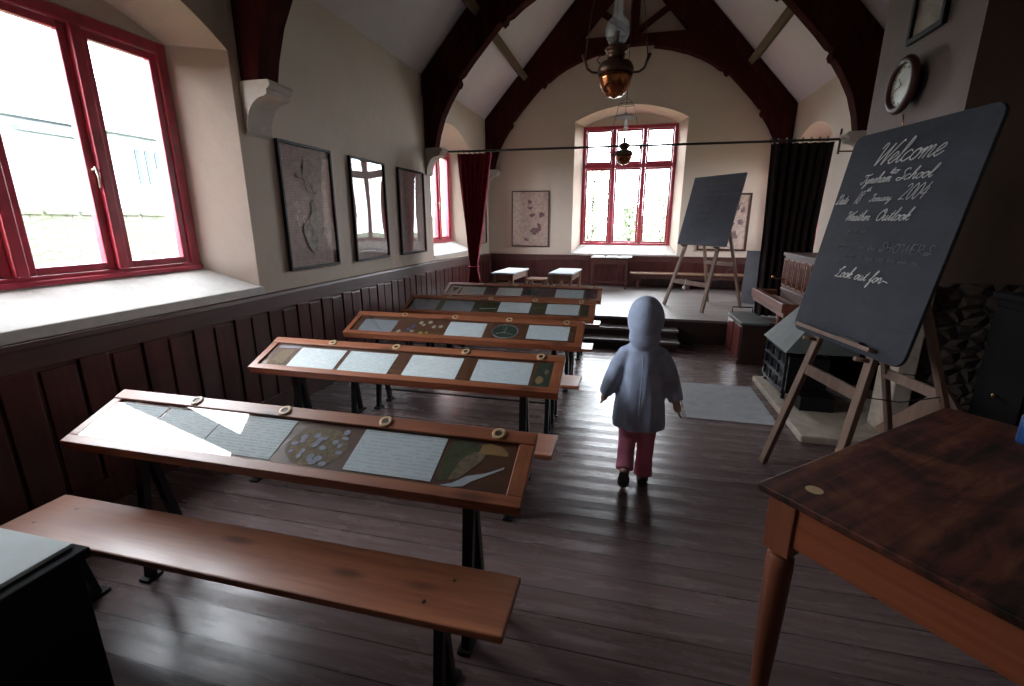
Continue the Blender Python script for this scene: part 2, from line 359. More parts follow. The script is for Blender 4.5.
# ------------------------------------------------------------------ mesh helpers
class MB:
    def __init__(s): s.v = []; s.f = []; s.m = []; s.sm = []
    def add(s, vs, fs, mi=0, smooth=False):
        o = len(s.v); s.v += [tuple(p) for p in vs]
        for f in fs: s.f.append([o + i for i in f]); s.m.append(mi); s.sm.append(smooth)
        return s
    def box(s, x0, x1, y0, y1, z0, z1, mi=0, M=None):
        vs = [Vector(p) for p in ((x0,y0,z0),(x1,y0,z0),(x1,y1,z0),(x0,y1,z0),(x0,y0,z1),(x1,y0,z1),(x1,y1,z1),(x0,y1,z1))]
        if M: vs = [M @ p for p in vs]
        return s.add(vs, [(0,3,2,1),(4,5,6,7),(0,1,5,4),(1,2,6,5),(2,3,7,6),(3,0,4,7)], mi)
    def hexa(s, vs, mi=0):
        return s.add(vs, [(0,3,2,1),(4,5,6,7),(0,1,5,4),(1,2,6,5),(2,3,7,6),(3,0,4,7)], mi)
    def bar(s, a, b, wx, wy, up=(0,0,1), mi=0, w2=None):
        """rectangular bar from a to b; wx across, wy along 'up'-ish; w2=(wx,wy) at the far end"""
        a = Vector(a); b = Vector(b); d = (b - a).normalized(); u = Vector(up)
        if abs(d.dot(u)) > 0.99: u = Vector((0, 1, 0))
        sx = d.cross(u).normalized(); sy = sx.cross(d).normalized()
        w2 = w2 or (wx, wy); vs = []
        for p, (p1, p2) in ((a, (wx, wy)), (b, w2)):
            for i, j in ((-1,-1),(1,-1),(1,1),(-1,1)): vs.append(p + sx*i*p1/2 + sy*j*p2/2)
        return s.hexa(vs, mi)
    def tube(s, pts, r, n=8, mi=0, closed=False, caps=True):
        pts = [Vector(p) for p in pts]; k = len(pts)
        rs = r if isinstance(r, (list, tuple)) else [r] * k
        rings = []; prev = None
        for i, p in enumerate(pts):
            if closed: t = pts[(i+1) % k] - pts[i-1]
            else: t = pts[min(i+1, k-1)] - pts[max(i-1, 0)]
            t = t.normalized() if t.length > 1e-9 else Vector((0, 0, 1))
            if prev is None:
                u = Vector((0,0,1)) if abs(t.z) < 0.9 else Vector((1,0,0))
                prev = t.cross(u).normalized()
            prev = (prev - t * prev.dot(t)).normalized(); q = t.cross(prev)
            rings.append([p + (prev*math.cos(2*math.pi*j/n) + q*math.sin(2*math.pi*j/n)) * rs[i] for j in range(n)])
        return s.loft(rings, mi, closed, caps)
    def loft(s, rings, mi=0, closed=False, caps=True, smooth=True):
        n = len(rings[0]); vs = [p for r_ in rings for p in r_]; fs = []
        k = len(rings)
        for i in range(k if closed else k - 1):
            a = i * n; b = ((i + 1) % k) * n
            for j in range(n):
                j2 = (j + 1) % n; fs.append((a+j, a+j2, b+j2, b+j))
        s.add(vs, fs, mi, smooth)
        if caps and not closed:
            o = len(s.v) - len(vs)
            s.f.append([o + j for j in range(n)][::-1]); s.m.append(mi); s.sm.append(False)
            s.f.append([o + (k-1)*n + j for j in range(n)]); s.m.append(mi); s.sm.append(False)
        return s
    def lathe(s, prof, n=24, c=(0,0,0), mi=0, caps=True, smooth=True):
        rings = [[(c[0] + r*math.cos(2*math.pi*j/n), c[1] + r*math.sin(2*math.pi*j/n), c[2] + z) for j in range(n)] for r, z in prof]
        return s.loft(rings, mi, False, caps, smooth)
    def prism(s, poly, fn, d0, d1, mi=0):
        """poly list of (a,b); fn(a,b,d)->xyz"""
        n = len(poly)
        vs = [fn(a, b, d0) for a, b in poly] + [fn(a, b, d1) for a, b in poly]
        fs = [tuple(range(n))[::-1], tuple(range(n, 2*n))] + [(i, (i+1) % n, n + (i+1) % n, n + i) for i in range(n)]
        return s.add(vs, fs, mi)
    def ell(s, c, r, n=14, m=9, mi=0, rot=None):
        vs = []; c = Vector(c)
        rings = []
        for i in range(m + 1):
            t = math.pi * i / m; rr = max(math.sin(t), 0.02)
            ring = []
            for j in range(n):
                p = Vector((r[0]*rr*math.cos(2*math.pi*j/n), r[1]*rr*math.sin(2*math.pi*j/n), -r[2]*math.cos(t)))
                if rot: p = rot @ p
                ring.append(c + p)
            rings.append(ring)
        return s.loft(rings, mi)
    def build(s, name, mats, parent=None, bevel=0.0, loc=None, fix=True):
        me = bpy.data.meshes.new(name); me.from_pydata(s.v, [], s.f)
        if not isinstance(mats, (list, tuple)): mats = [mats]
        for q in mats: me.materials.append(MATS[q] if isinstance(q, str) else q)
        for p, mi, sm in zip(me.polygons, s.m, s.sm): p.material_index = mi; p.use_smooth = sm
        if fix:
            bm = bmesh.new(); bm.from_mesh(me); bmesh.ops.recalc_face_normals(bm, faces=bm.faces); bm.to_mesh(me); bm.free()
        me.update()
        o = bpy.data.objects.new(name, me); COL.objects.link(o)
        if parent: o.parent = parent
        if loc: o.location = loc
        if bevel:
            b = o.modifiers.new('bevel', 'BEVEL'); b.width = bevel; b.segments = 2; b.limit_method = 'ANGLE'
        return o

def tag(o, label, cat, group=None, kind=None):
    o['label'] = label; o['category'] = cat
    if group: o['group'] = group
    if kind: o['kind'] = kind
    return o
def thing(name, label, cat, loc=(0,0,0), rotz=0.0, group=None, rot=None):
    o = bpy.data.objects.new(name, None); COL.objects.link(o); o.empty_display_size = 0.1
    o.location = loc; o.rotation_euler = rot or (0, 0, rotz)
    return tag(o, label, cat, group)
def struct(o): o['kind'] = 'structure'; return o
def copy_tree(root, parent=None):
    c = root.copy(); COL.objects.link(c); c.parent = parent
    for ch in list(root.children): copy_tree(ch, c)
    return c
def boolean(o, cutters, op='DIFFERENCE'):
    for c in cutters:
        m = o.modifiers.new('b', 'BOOLEAN'); m.operation = op; m.object = c; m.solver = 'EXACT'
    dg = bpy.context.evaluated_depsgraph_get(); dg.update()
    me = bpy.data.meshes.new_from_object(o.evaluated_get(dg))
    o.modifiers.clear(); old = o.data; o.data = me
    for c in cutters: bpy.data.objects.remove(c, do_unlink=True)
    return o

# ------------------------------------------------------------------ floor, stage, walls, ceiling
struct(MB().box(XL-0.5, XR+0.5, YB-0.4, YF+0.5, -0.12, 0).build('floor', 'floor_boards'))
st = MB(); st.box(XL, XR, STG_Y, YF, 0.001, STG_Z-0.03, 1); st.box(XL, XR, STG_Y-0.02, YF, STG_Z-0.03, STG_Z, 0)
struct(st.build('trim_1', ['stage_board', 'dark_wood']))
sp = MB()
for y0, z in ((5.62, 0.115), (5.83, 0.215)):
    sp.box(-1.35, 0.635, y0, STG_Y-0.021, 0.001 if z < 0.2 else 0.116, z-0.025, 1)
    sp.box(-1.37, 0.655, y0-0.02, STG_Y-0.021, z-0.025, z, 0)
struct(sp.build('trim_2', ['stage_board', 'dark_wood']))

def arch_profile(a0, a1, zb, zs, rise, n=14):
    pts = [(a0, zb), (a1, zb)]
    c = (a0 + a1) / 2; h = (a1 - a0) / 2
    Rr = (h*h + rise*rise) / (2*rise); z0 = zs + rise - Rr
    for i in range(n + 1):
        x = a1 - (a1 - a0) * i / n
        pts.append((x, z0 + math.sqrt(max(Rr*Rr - (x-c)**2, 0))))
    return pts
def splay_cutter(pa, pb, fn, da, db):
    n = len(pa); mb = MB()
    # extend slightly in front of the wall face
    t = -0.05 / (db - da) if False else 0
    va = [fn(a, b, da) for a, b in pa]; vb = [fn(a, b, db) for a, b in pb]
    vs0 = [fn(a, b, da + (0.06 if da > db else -0.06)) for a, b in pa]   # overshoots the wall face
    mb.loft([vs0, va, vb], smooth=False)
    return mb.build('cutter', 'plaster')
fnL = lambda a, b, d: (d, a, b)       # left wall: a = Y, b = Z, d = X
fnF = lambda a, b, d: (a, d, b)       # far wall: a = X

wl = MB().box(XL-0.5, XL, YB-0.4, YF, 0, EAVE+0.0).build('wall_left', 'plaster')
W_SIDE = [((1.05, 2.97), (1.17, 2.77)), ((6.32, 8.02), (6.32, 7.86))]
cut = []
for (a0, a1), (b0, b1) in W_SIDE:
    cut.append(splay_cutter(arch_profile(a0, a1, 1.015, 2.62, 0.30), arch_profile(b0, b1, 1.17, 2.615, 0.17), fnL, XL, XL-0.30))
    cut.append(MB().box(XL-0.8, XL-0.2, b0, b1, 1.17, 2.615).build('cutter', 'plaster'))
struct(boolean(wl, cut))
FWA = arch_profile(-1.06, 0.87, 0.905, 3.24, 0.235); FWB = arch_profile(-0.93, 0.75, 1.06, 3.20, 0.20)
gable = [(XL-0.5, 0), (XR+0.5, 0), (XR+0.5, EAVE-0.3), (XC, APEX+0.35), (XL-0.5, EAVE-0.3)]
gable = [(XL-0.5, 0), (XR+0.5, 0), (XR+0.5, EAVE), (XR, EAVE), (XC, APEX), (XL, EAVE), (XL-0.5, EAVE)]
wf = MB().prism(gable, fnF, YF, YF+0.5).build('wall_far', 'plaster')
struct(boolean(wf, [splay_cutter(FWA, FWB, fnF, YF, YF+0.30), MB().box(-0.93, 0.75, YF+0.2, YF+0.8, 1.06, 3.20).build('cutter', 'plaster')]))
struct(MB().prism(gable, fnF, YB-0.4, YB).build('wall_back', 'plaster'))
wr = MB().box(XR, XR+0.5, YB-0.4, YF, 0, EAVE).build('wall_right', 'plaster')
struct(boolean(wr, [splay_cutter(arch_profile(7.30, 8.74, 1.015, 2.62, 0.25), arch_profile(7.42, 8.60, 1.17, 2.615, 0.15), fnL, XR, XR+0.30),
                    MB().box(XR+0.2, XR+0.8, 7.42, 8.60, 1.17, 2.615).build('cutter', 'plaster')]))
ce = MB()
for sgn in (-1, 1):
    xo = XC + sgn * (HALF + 0.5); zo = EAVE - 0.5*SLOPE + 0.0
    p = [(XC + sgn*HALF, EAVE), (XC, APEX), (XC, APEX+0.2), (XC + sgn*(HALF+0.5), EAVE-0.35)]
    p = [(XC + sgn*HALF, EAVE), (XC, APEX), (XC, APEX+0.25), (XC + sgn*(HALF+0.5), EAVE+0.02), (XC + sgn*(HALF+0.5), EAVE)]
    ce.prism(p, fnF, YB-0.4, YF+0.5)
struct(ce.build('ceiling', 'ceiling_plaster', fix=True))

# chimney breast with fireplace opening
CX, CY0, CY1 = 1.88, 3.55, 4.79
cb = MB().box(CX, XR, CY0, CY1, 1.12, 6.2).build('wall_chimney', ['chimney_plaster_shaded', 'brown_distemper'])
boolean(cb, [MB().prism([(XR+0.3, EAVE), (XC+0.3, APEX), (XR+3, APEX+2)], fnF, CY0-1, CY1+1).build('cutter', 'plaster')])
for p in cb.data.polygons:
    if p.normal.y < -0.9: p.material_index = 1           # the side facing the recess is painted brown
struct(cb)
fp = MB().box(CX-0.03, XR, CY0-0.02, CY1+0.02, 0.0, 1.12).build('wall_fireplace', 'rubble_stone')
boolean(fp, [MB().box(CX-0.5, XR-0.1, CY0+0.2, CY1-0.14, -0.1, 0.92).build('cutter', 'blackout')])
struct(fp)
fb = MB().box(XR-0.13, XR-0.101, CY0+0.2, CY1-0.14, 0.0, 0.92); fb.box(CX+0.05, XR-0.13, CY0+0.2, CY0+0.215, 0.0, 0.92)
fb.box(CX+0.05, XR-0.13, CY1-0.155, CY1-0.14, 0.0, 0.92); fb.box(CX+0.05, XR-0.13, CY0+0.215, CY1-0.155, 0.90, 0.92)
struct(fb.build('trim_3', 'blackout'))           # black lining of the fireplace opening
jm = MB(); jm.box(CX-0.07, CX+0.04, CY0-0.05, CY0+0.2, 0.05, 0.50); jm.box(CX-0.07, CX+0.04, CY0-0.05, CY0+0.2, 0.508, 0.95)
jm.box(CX-0.07, CX+0.04, CY1-0.14, CY1+0.05, 0.05, 0.50); jm.box(CX-0.07, CX+0.04, CY1-0.14, CY1+0.05, 0.508, 0.95)
jm.box(CX-0.08, CX+0.04, CY0-0.06, CY1+0.06, 0.955, 1.11)
struct(jm.build('trim_4', 'smooth_stone', bevel=0.008))
h = MB(); h.box(1.25, CX+0.3, 3.36, 4.72, 0.001, 0.055)
struct(h.build('trim_5', 'smooth_stone', bevel=0.01))
struct(MB().box(0.53, 1.19, 3.63, 4.50, 0.0005, 0.006).build('trim_6', 'slab_grey'))

# ------------------------------------------------------------------ wainscot
def wainscot_left():
    mb = MB(); x = XL + 0.003
    zt = lambda y: DADO if y < 6.2 else DADO - (y-6.2)/2.9*0.075
    segs = [(YB, 6.2), (6.2, YF)]
    for y0, y1 in segs:
        a, b = zt(y0), zt(y1)
        mb.hexa([(XL+0.001,y0,0),(XL+0.018,y0,0),(XL+0.018,y1,0),(XL+0.001,y1,0),(XL+0.001,y0,a-0.06),(XL+0.018,y0,a-0.06),(XL+0.018,y1,b-0.06),(XL+0.001,y1,b-0.06)], 0)
        # top rail board and capping
        mb.hexa([(XL+0.018,y0,a-0.135),(XL+0.034,y0,a-0.135),(XL+0.034,y1,b-0.135),(XL+0.018,y1,b-0.135),(XL+0.018,y0,a-0.03),(XL+0.034,y0,a-0.03),(XL+0.034,y1,b-0.03),(XL+0.018,y1,b-0.03)], 1)
        mb.hexa([(XL+0.001,y0,a-0.03),(XL+0.052,y0,a-0.03),(XL+0.052,y1,b-0.03),(XL+0.001,y1,b-0.03),(XL+0.001,y0,a),(XL+0.046,y0,a),(XL+0.046,y1,b),(XL+0.001,y1,b)], 1)
        mb.hexa([(XL+0.018,y0,0),(XL+0.038,y0,0),(XL+0.038,y1,0),(XL+0.018,y1,0),(XL+0.018,y0,0.15),(XL+0.034,y0,0.15),(XL+0.034,y1,0.15),(XL+0.018,y1,0.15)], 0)
    y = 1.49 - 0.33 * 11
    while y < YF - 0.1:
        z = zt(y) - 0.135
        mb.box(XL+0.018, XL+0.034, y-0.15, y-0.012, 0.15, z, 0)       # wide stile with dark gap beside it
        mb.box(XL+0.018, XL+0.028, y+0.012, y+0.165, 0.15, z-0.02, 0)
        y += 0.33
    return mb.build('trim_7', ['panel_wood', 'rail_wood'], bevel=0.004)
struct(wainscot_left())
def wainscot_far():
    mb = MB(); z1 = 0.885
    mb.box(XL+0.05, XR, YF-0.018, YF-0.001, STG_Z, z1-0.05, 0)
    mb.box(XL+0.05, XR, YF-0.045, YF-0.001, z1-0.03, z1, 1); mb.box(XL+0.05, XR, YF-0.03, YF-0.018, z1-0.11, z1-0.03, 1)
    x = XL + 0.1
    while x < XR - 0.1:
        mb.box(x, x+0.165, YF-0.026, YF-0.018, STG_Z, z1-0.11, 0); x += 0.175
    return mb.build('trim_8', ['panel_wood', 'rail_wood'], bevel=0.003)
struct(wainscot_far())
mb = MB(); mb.box(XR-0.02, XR-0.001, STG_Y, YF-0.05, STG_Z, 0.85); mb.box(XR-0.045, XR-0.001, STG_Y, YF-0.05, 0.85, 0.88, 1)
mb.box(XR-0.02, XR-0.001, YB, CY0-0.06, 0, 0.92); mb.box(XR-0.045, XR-0.001, YB, CY0-0.06, 0.92, 0.95, 1)
struct(mb.build('trim_9', ['panel_wood', 'rail_wood']))
# moulded stone edge under the near window sill
mb = MB(); mb.hexa([(XL-0.02,0.95,0.965),(XL+0.03,0.95,0.965),(XL+0.03,3.0,0.965),(XL-0.02,3.0,0.965),(XL-0.02,0.95,1.03),(XL+0.012,0.95,1.022),(XL+0.012,3.0,1.022),(XL-0.02,3.0,1.03)])
mb.hexa([(XL-0.27,1.2,1.15),(XL+0.01,1.06,1.0),(XL+0.01,2.96,1.0),(XL-0.27,2.77,1.15),(XL-0.30,1.17,1.178),(XL+0.01,1.055,1.022),(XL+0.01,2.965,1.022),(XL-0.30,2.78,1.178)])
struct(mb.build('trim_10', 'sill_stone', bevel=0.006))
mb = MB(); mb.hexa([(XL-0.27,6.33,1.15),(XL+0.012,6.33,0.985),(XL+0.012,8.0,0.985),(XL-0.27,7.86,1.15),(XL-0.30,6.33,1.178),(XL+0.012,6.33,1.02),(XL+0.012,8.01,1.02),(XL-0.30,7.87,1.178)])
struct(mb.build('trim_11', 'sill_stone', bevel=0.006))
mb = MB(); mb.hexa([(-1.065,YF-0.012,0.885),(0.875,YF-0.012,0.885),(0.755,YF+0.28,1.03),(-0.935,YF+0.28,1.03),(-1.065,YF-0.012,0.912),(0.875,YF-0.012,0.912),(0.755,YF+0.30,1.068),(-0.935,YF+0.30,1.068)])
struct(mb.build('trim_12', 'sill_stone', bevel=0.006))

# ------------------------------------------------------------------ roof trusses, purlins
TR_IN = [(2.45,2.45),(2.41,2.62),(2.34,2.82),(2.24,3.0),(2.13,3.16),(2.10,3.17),(2.08,3.22),(2.10,3.27),(2.05,3.30),(1.93,3.44),(1.72,3.66),(1.55,3.83),(1.52,3.80),(1.47,3.84),(1.46,3.88),(1.40,3.90),(1.28,3.99),(1.10,4.09),(0.88,4.18),(0.62,4.26),(0.38,4.305),(0.34,4.31),(0.335,4.36),(0,4.36)]
def truss(name, y0, y1):
    t = bpy.data.objects.new(name, None); COL.objects.link(t); t.location = (XC, y0, 0); t['kind'] = 'structure'
    d = y1 - y0
    for s in (-1, 1):
        poly = [(0,4.50),(0.87,4.50),(0,5.46),(0,APEX-0.002),(HALF-0.002,EAVE-0.002),(HALF-0.002,2.45)] + TR_IN
        MB().prism([(s*a, b) for a, b in poly], lambda a, b, k: (a, k, b), 0, d).build('truss_frame', 'truss_wood', t, bevel=0.008)
        # applied moulding: a raised upper rafter on the face
        rf = [(HALF-0.01, EAVE+0.0), (0, APEX-0.02), (0, APEX-0.28), (HALF-0.01, EAVE-0.26)]
        MB().prism([(s*a, b) for a, b in rf], lambda a, b, k: (a, k, b), -0.035, -0.001).build('rafter', 'truss_wood', t, bevel=0.006)
        MB().bar((s*0.05, d/2, 4.56), (s*0.60, d/2, 4.92), 0.08, 0.09, up=(0,1,0)).build('strut', 'truss_wood', t)
        # stone corbel
        cp = [(HALF-0.002, 2.449), (2.36, 2.449), (2.34, 2.42), (2.36, 2.395), (2.375, 2.39), (2.375, 2.36)]
        for i in range(9):
            a = R(90*i/8); cp.append((2.405 + 0.165*math.sin(a), 2.345 - 0.22*(1-math.cos(a))))
        cp.append((HALF-0.002, 2.10))
        MB().prism([(s*a, b) for a, b in cp], lambda a, b, k: (a, k, b), -0.02, d+0.02).build('corbel', 'corbel_stone', t)
    MB().box(-0.075, 0.075, 0.02, d-0.02, 4.501, 5.6).build('king_post', 'truss_wood', t, bevel=0.006)
    return t
truss('trim_13', 3.05, 3.25)
truss('trim_14', 6.16, 6.32)
truss('trim_15', 8.93, 9.098)
truss('trim_16', -0.2, 0.0)
pm = MB()
for s in (-1, 1):
    ang = math.atan(SLOPE)
    for dx in (1.93, 0.75):
        c = Vector((XC + s*dx, 0, EAVE + (HALF-dx)*SLOPE))
        nrm = Vector((-s*math.sin(ang), 0, -math.cos(ang))); tan = Vector((-s*math.cos(ang), 0, math.sin(ang)))
        for y0, y1 in ((0.0, 3.05), (3.25, 6.16), (6.32, 8.93), (YB, -0.2)):
            q = [c - tan*0.05, c + tan*0.05, c + tan*0.05 + nrm*0.16, c - tan*0.05 + nrm*0.16]
            pm.hexa([(p.x, y0, p.z) for p in q] + [(p.x, y1, p.z) for p in q])
struct(pm.build('trim_17', 'purlin_wood', bevel=0.006))

# ------------------------------------------------------------------ windows
def side_window(name, y0, y1, handle=True):
    """three-light casement, frame in local (u along wall, z)"""
    t = bpy.data.objects.new(name, None); COL.objects.link(t); t['kind'] = 'structure'
    t.location = (XL-0.345, y0, 1.17)
    W, H = y1 - y0, 1.44
    f = MB(); x0, x1 = -0.05, 0.05
    f.box(x0, x1, 0, 0.07, 0, H); f.box(x0, x1, W-0.07, W, 0, H); f.box(x0, x1, 0.07, W-0.07, H-0.07, H); f.box(x0, x1, 0.07, W-0.07, 0, 0.05)
    lw = (W - 0.14 - 0.12) / 3
    ys = [0.07 + i*(lw + 0.06) for i in range(3)]
    for i in (0, 1): f.box(x0, x1+0.015, ys[i]+lw, ys[i]+lw+0.06, 0.05, H-0.07)
    f.box(x1, x1+0.02, 0, W, 0, 0.03)
    f.build('window_frame', 'red_paint', t, bevel=0.008)
    for i, yy in enumerate(ys):
        c = MB(); a = yy + 0.002; b = yy + lw - 0.002; k = 0.045
        c.box(-0.01, 0.035, a, a+k, 0.052, H-0.072); c.box(-0.01, 0.035, b-k, b, 0.052, H-0.072)
        c.box(-0.01, 0.035, a+k, b-k, 0.052, 0.095); c.box(-0.01, 0.035, a+k, b-k, H-0.115, H-0.072)
        co = c.build('casement', 'red_paint', t, bevel=0.006)
        MB().box(0.005, 0.008, a+k-0.004, b-k+0.004, 0.091, H-0.111).build('pane', 'window_glass', co)
        if handle and i < 2:
            hb = MB(); yh = b - 0.02
            hb.tube([(0.04, yh, 0.62), (0.065, yh, 0.62)], 0.009); hb.tube([(0.065, yh, 0.635), (0.062, yh+0.012, 0.58), (0.055, yh+0.01, 0.52)], [0.009, 0.007, 0.005])
            hb.build('window_handle', 'pale_handle', co)
    return t
side_window('window_1', 1.17, 2.77)
side_window('window_2', 6.32, 7.86)
w3 = side_window('window_3', 7.42, 8.60, False)
w3.location.x = XR+0.345; w3.rotation_euler = (0, 0, R(180)); w3.location.y = 8.60
def far_window():
    t = bpy.data.objects.new('window_4', None); COL.objects.link(t); t['kind'] = 'structure'
    t.location = (-0.93, YF+0.345, 1.06)
    W, H = 1.68, 2.14
    f = MB()
    f.box(0, 0.06, -0.045, 0.05, 0, H); f.box(W-0.06, W, -0.045, 0.05, 0, H); f.box(0.06, W-0.06, -0.045, 0.05, H-0.06, H); f.box(0.06, W-0.06, -0.045, 0.05, 0, 0.045)
    lw = (W - 0.12 - 0.14) / 3; xs = [0.06 + i*(lw + 0.07) for i in range(3)]; zt0, zt1 = 1.41, 1.485
    for i in (0, 1): f.box(xs[i]+lw, xs[i]+lw+0.07, -0.055, 0.05, 0.045, H-0.06)
    for x in xs: f.box(x, x+lw, -0.055, 0.05, zt0, zt1)
    f.build('window_frame', 'red_paint', t, bevel=0.008)
    for x in xs:
        for z0, z1 in ((0.047, zt0-0.002), (zt1+0.002, H-0.062)):
            c = MB(); a, b, k = x+0.002, x+lw-0.002, 0.035
            c.box(a, a+k, -0.03, 0.01, z0, z1); c.box(b-k, b, -0.03, 0.01, z0, z1); c.box(a+k, b-k, -0.03, 0.01, z0, z0+k); c.box(a+k, b-k, -0.03, 0.01, z1-k, z1)
            co = c.build('casement', 'red_paint', t, bevel=0.005)
            MB().box(a+k-0.004, b-k+0.004, -0.012, -0.009, z0+k-0.004, z1-k+0.004).build('pane', 'window_glass', co)
far_window()

# ------------------------------------------------------------------ outdoors
struct(MB().box(-60, 60, -40, 60, -0.6, -0.3).build('ground', 'grass'))
mb = MB(); mb.box(-9.6, -9.2, -14, 22, -0.3, 1.62)
for i in range(70):
    y = -14 + i*0.52; mb.box(-9.65, -9.15, y, y+0.47, 1.62, 1.70 + 0.05*random.random())
struct(mb.build('wall_garden', 'garden_stone'))
fh = thing('farmhouse', 'pale rendered outbuilding beyond the garden wall outside the large near window', 'building', (-20, 13.5, -0.3))
mb = MB(); mb.box(-4, 0, -9, 6, 0, 5.2)
mb.build('house_wall', 'farm_white', fh)
MB().prism([(-4.5, 5.15), (0.5, 5.15), (-2, 7.6)], lambda a, b, k: (a, k, b), -9.3, 6.3).build('roof', 'farm_slate', fh)
for i in range(3):
    MB().prism(arch_profile(2.65 + i*0.42, 2.87 + i*0.42, 3.35, 4.6, 0.11, 8), lambda a, b, k: (k, a, b), 0.0, 0.06).build('lancet_window', 'farm_dark', fh)
MB().box(0.0, 0.35, -1.3, 1.0, 4.75, 4.9).build('gutter', 'farm_slate', fh)
def tree(label, x, y, h, wd, seed):
    rnd = random.Random(seed)
    t = thing('garden_tree', label, 'tree', (x, y, -0.3), 0, None)
    tr = MB(); tr.tube([(0, 0, 0), (0.05, 0, h*0.4), (-0.04, 0.05, h*0.85)], [0.10, 0.07, 0.02])
    for i in range(14):
        a = rnd.random()*6.28; z = h*(0.2 + 0.05*i); L = wd*(0.5 + 0.5*rnd.random())*0.8
        tr.tube([(0, 0, z), (L*0.5*math.cos(a), L*0.5*math.sin(a), z+0.3), (L*math.cos(a), L*math.sin(a), z+0.5)], [0.03, 0.018, 0.006], 5)
    tr.build('trunk', 'bark', t)
    lf = MB()
    for i in range(1500):
        a = rnd.random()*6.28; q = rnd.random()**0.6; z = rnd.random()
        rr = wd * math.sqrt(max(0.05, math.sin(math.pi*min(1, z*0.9 + 0.08)))) * q
        c = Vector((rr*math.cos(a), rr*math.sin(a), h*(0.12 + 0.9*z)))
        u = Vector((rnd.gauss(0,1), rnd.gauss(0,1), rnd.gauss(0,1))).normalized()*0.095
        v = u.cross(Vector((rnd.gauss(0,1), rnd.gauss(0,1), rnd.gauss(0,1)))).normalized()*0.045
        lf.add([c-u, c+v, c+u, c-v], [(0,1,2,3)])
    lf.build('foliage', 'leaf', t, fix=False)
tree('slender leafy tree seen in the left light of the far window', -1.25, 16.5, 3.6, 0.75, 1)
tree('bushy tree low in the right light of the far window', 1.15, 16.0, 2.5, 0.8, 2)
tree('thin-leaved shrub seen low in the middle light of the far window', 0.0, 18.5, 2.4, 0.6, 3)

# ------------------------------------------------------------------ long desks and benches
DL, DHZ, DHF, DDEP = 1.907, 0.763, 0.645, 0.283
DANG = math.atan2(DHZ-DHF, DDEP); DW = math.hypot(DHZ-DHF, DDEP)
DESKS = [(-0.275, 1.498), (-0.305, 2.509), (-0.28, 3.463), (-0.263, 4.432), (-0.259, 5.492)]
ORD = ['nearest', 'second', 'third', 'fourth', 'farthest']
def desk_matrix(i):
    rx, y = DESKS[i]
    return Matrix.Translation((rx-DL, y-0.273, DHF)) @ Matrix.Rotation(DANG, 4, 'X')
ML = Matrix.Translation((0, 0, DHF)) @ Matrix.Rotation(DANG, 4, 'X')     # lid plane inside a desk's own frame
def leg_frame(mb, x, y0, y1, z, foot0, foot1, mi=0):
    """cast-iron standard: two splayed uprights, foot bar and cross web"""
    ym = (y0 + y1) / 2
    mb.bar((x, ym-0.015, z-0.10), (x, foot0, 0.012), 0.028, 0.04, up=(1,0,0), mi=mi, w2=(0.035, 0.03))
    mb.bar((x, ym+0.015, z-0.10), (x, foot1, 0.012), 0.028, 0.04, up=(1,0,0), mi=mi, w2=(0.035, 0.03))
    mb.bar((x, ym, z-0.07), (x, y0, z), 0.028, 0.03, up=(1,0,0), mi=mi); mb.bar((x, ym, z-0.07), (x, y1, z), 0.028, 0.03, up=(1,0,0), mi=mi)
    mb.box(x-0.018, x+0.018, ym-0.035, ym+0.035, z-0.13, z-0.06, mi)
    for f in (foot0, foot1): mb.box(x-0.025, x+0.025, f-0.035, f+0.035, 0.0, 0.014, mi)
def make_desk(board):
    root = bpy.data.objects.new('school_desk', None); COL.objects.link(root)
    T = 0.024
    fr = MB()
    fr.box(0, DL, 0.0, 0.040, -T, 0, 0, ML)                     # front rail
    fr.box(0, 0.045, 0.040, 0.252, -T, 0, 1, ML); fr.box(DL-0.055, DL, 0.040, 0.252, -T, 0, 1, ML)
    fr.box(0, DL, 0.252, DW, -T, 0.004, 0, ML)                   # ledge with inkwells
    fr.box(0, DL, 0.0, 0.006, -0.05, -T, 0, ML)
    fr.build('desk_frame', ['pine_x', 'pine_y'], root, bevel=0.003)
    MB().box(0.045, DL-0.055, 0.040, 0.252, -T, -0.010, 0, ML).build('display_panel', board, root)
    MB().box(0.045, DL-0.055, 0.040, 0.252, -0.0035, -0.0015, 0, ML).build('glass_sheet', 'glass', root)
    ap = MB(); ap.box(0.1, DL-0.1, 0.235, 0.25, DHF-0.03, DHF+0.098)
    ap.build('back_rail', 'dark_wood', root)
    for s in (0.43, 0.87, 1.32, 1.77):
        wl_ = MB(); n = 20
        rings = []
        for r_, z_ in ((0.0125, 0.0045), (0.0130, 0.0092), (0.0145, 0.0100), (0.0235, 0.0100), (0.0255, 0.0085), (0.0255, 0.0042)):
            rings.append([ML @ Vector((s + r_*math.cos(2*math.pi*j/n), 0.281 + r_*math.sin(2*math.pi*j/n), z_)) for j in range(n)])
        wl_.loft(rings, 0, False, False)
        o = wl_.build('inkwell', 'inkwell_ring', root)
        wi = MB(); wi.loft([[ML @ Vector((s + r_*math.cos(2*math.pi*j/n), 0.281 + r_*math.sin(2*math.pi*j/n), z_)) for j in range(n)] for r_, z_ in ((0.0005, 0.0082), (0.0128, 0.0080))], 0, False, False)
        wi.build('inkwell_cup', 'inkwell_well', o)
    for x in (0.25, 1.70):
        lg = MB(); leg_frame(lg, x, 0.05, 0.21, DHF+0.0, 0.05, 0.24); lg.build('leg', 'iron', root)
    for x0, x1 in ((0.27, 1.68),):
        MB().tube([(x0, 0.13, 0.14), (x1, 0.13, 0.14)], 0.007).build('brace_rod', 'iron', root)
    return root
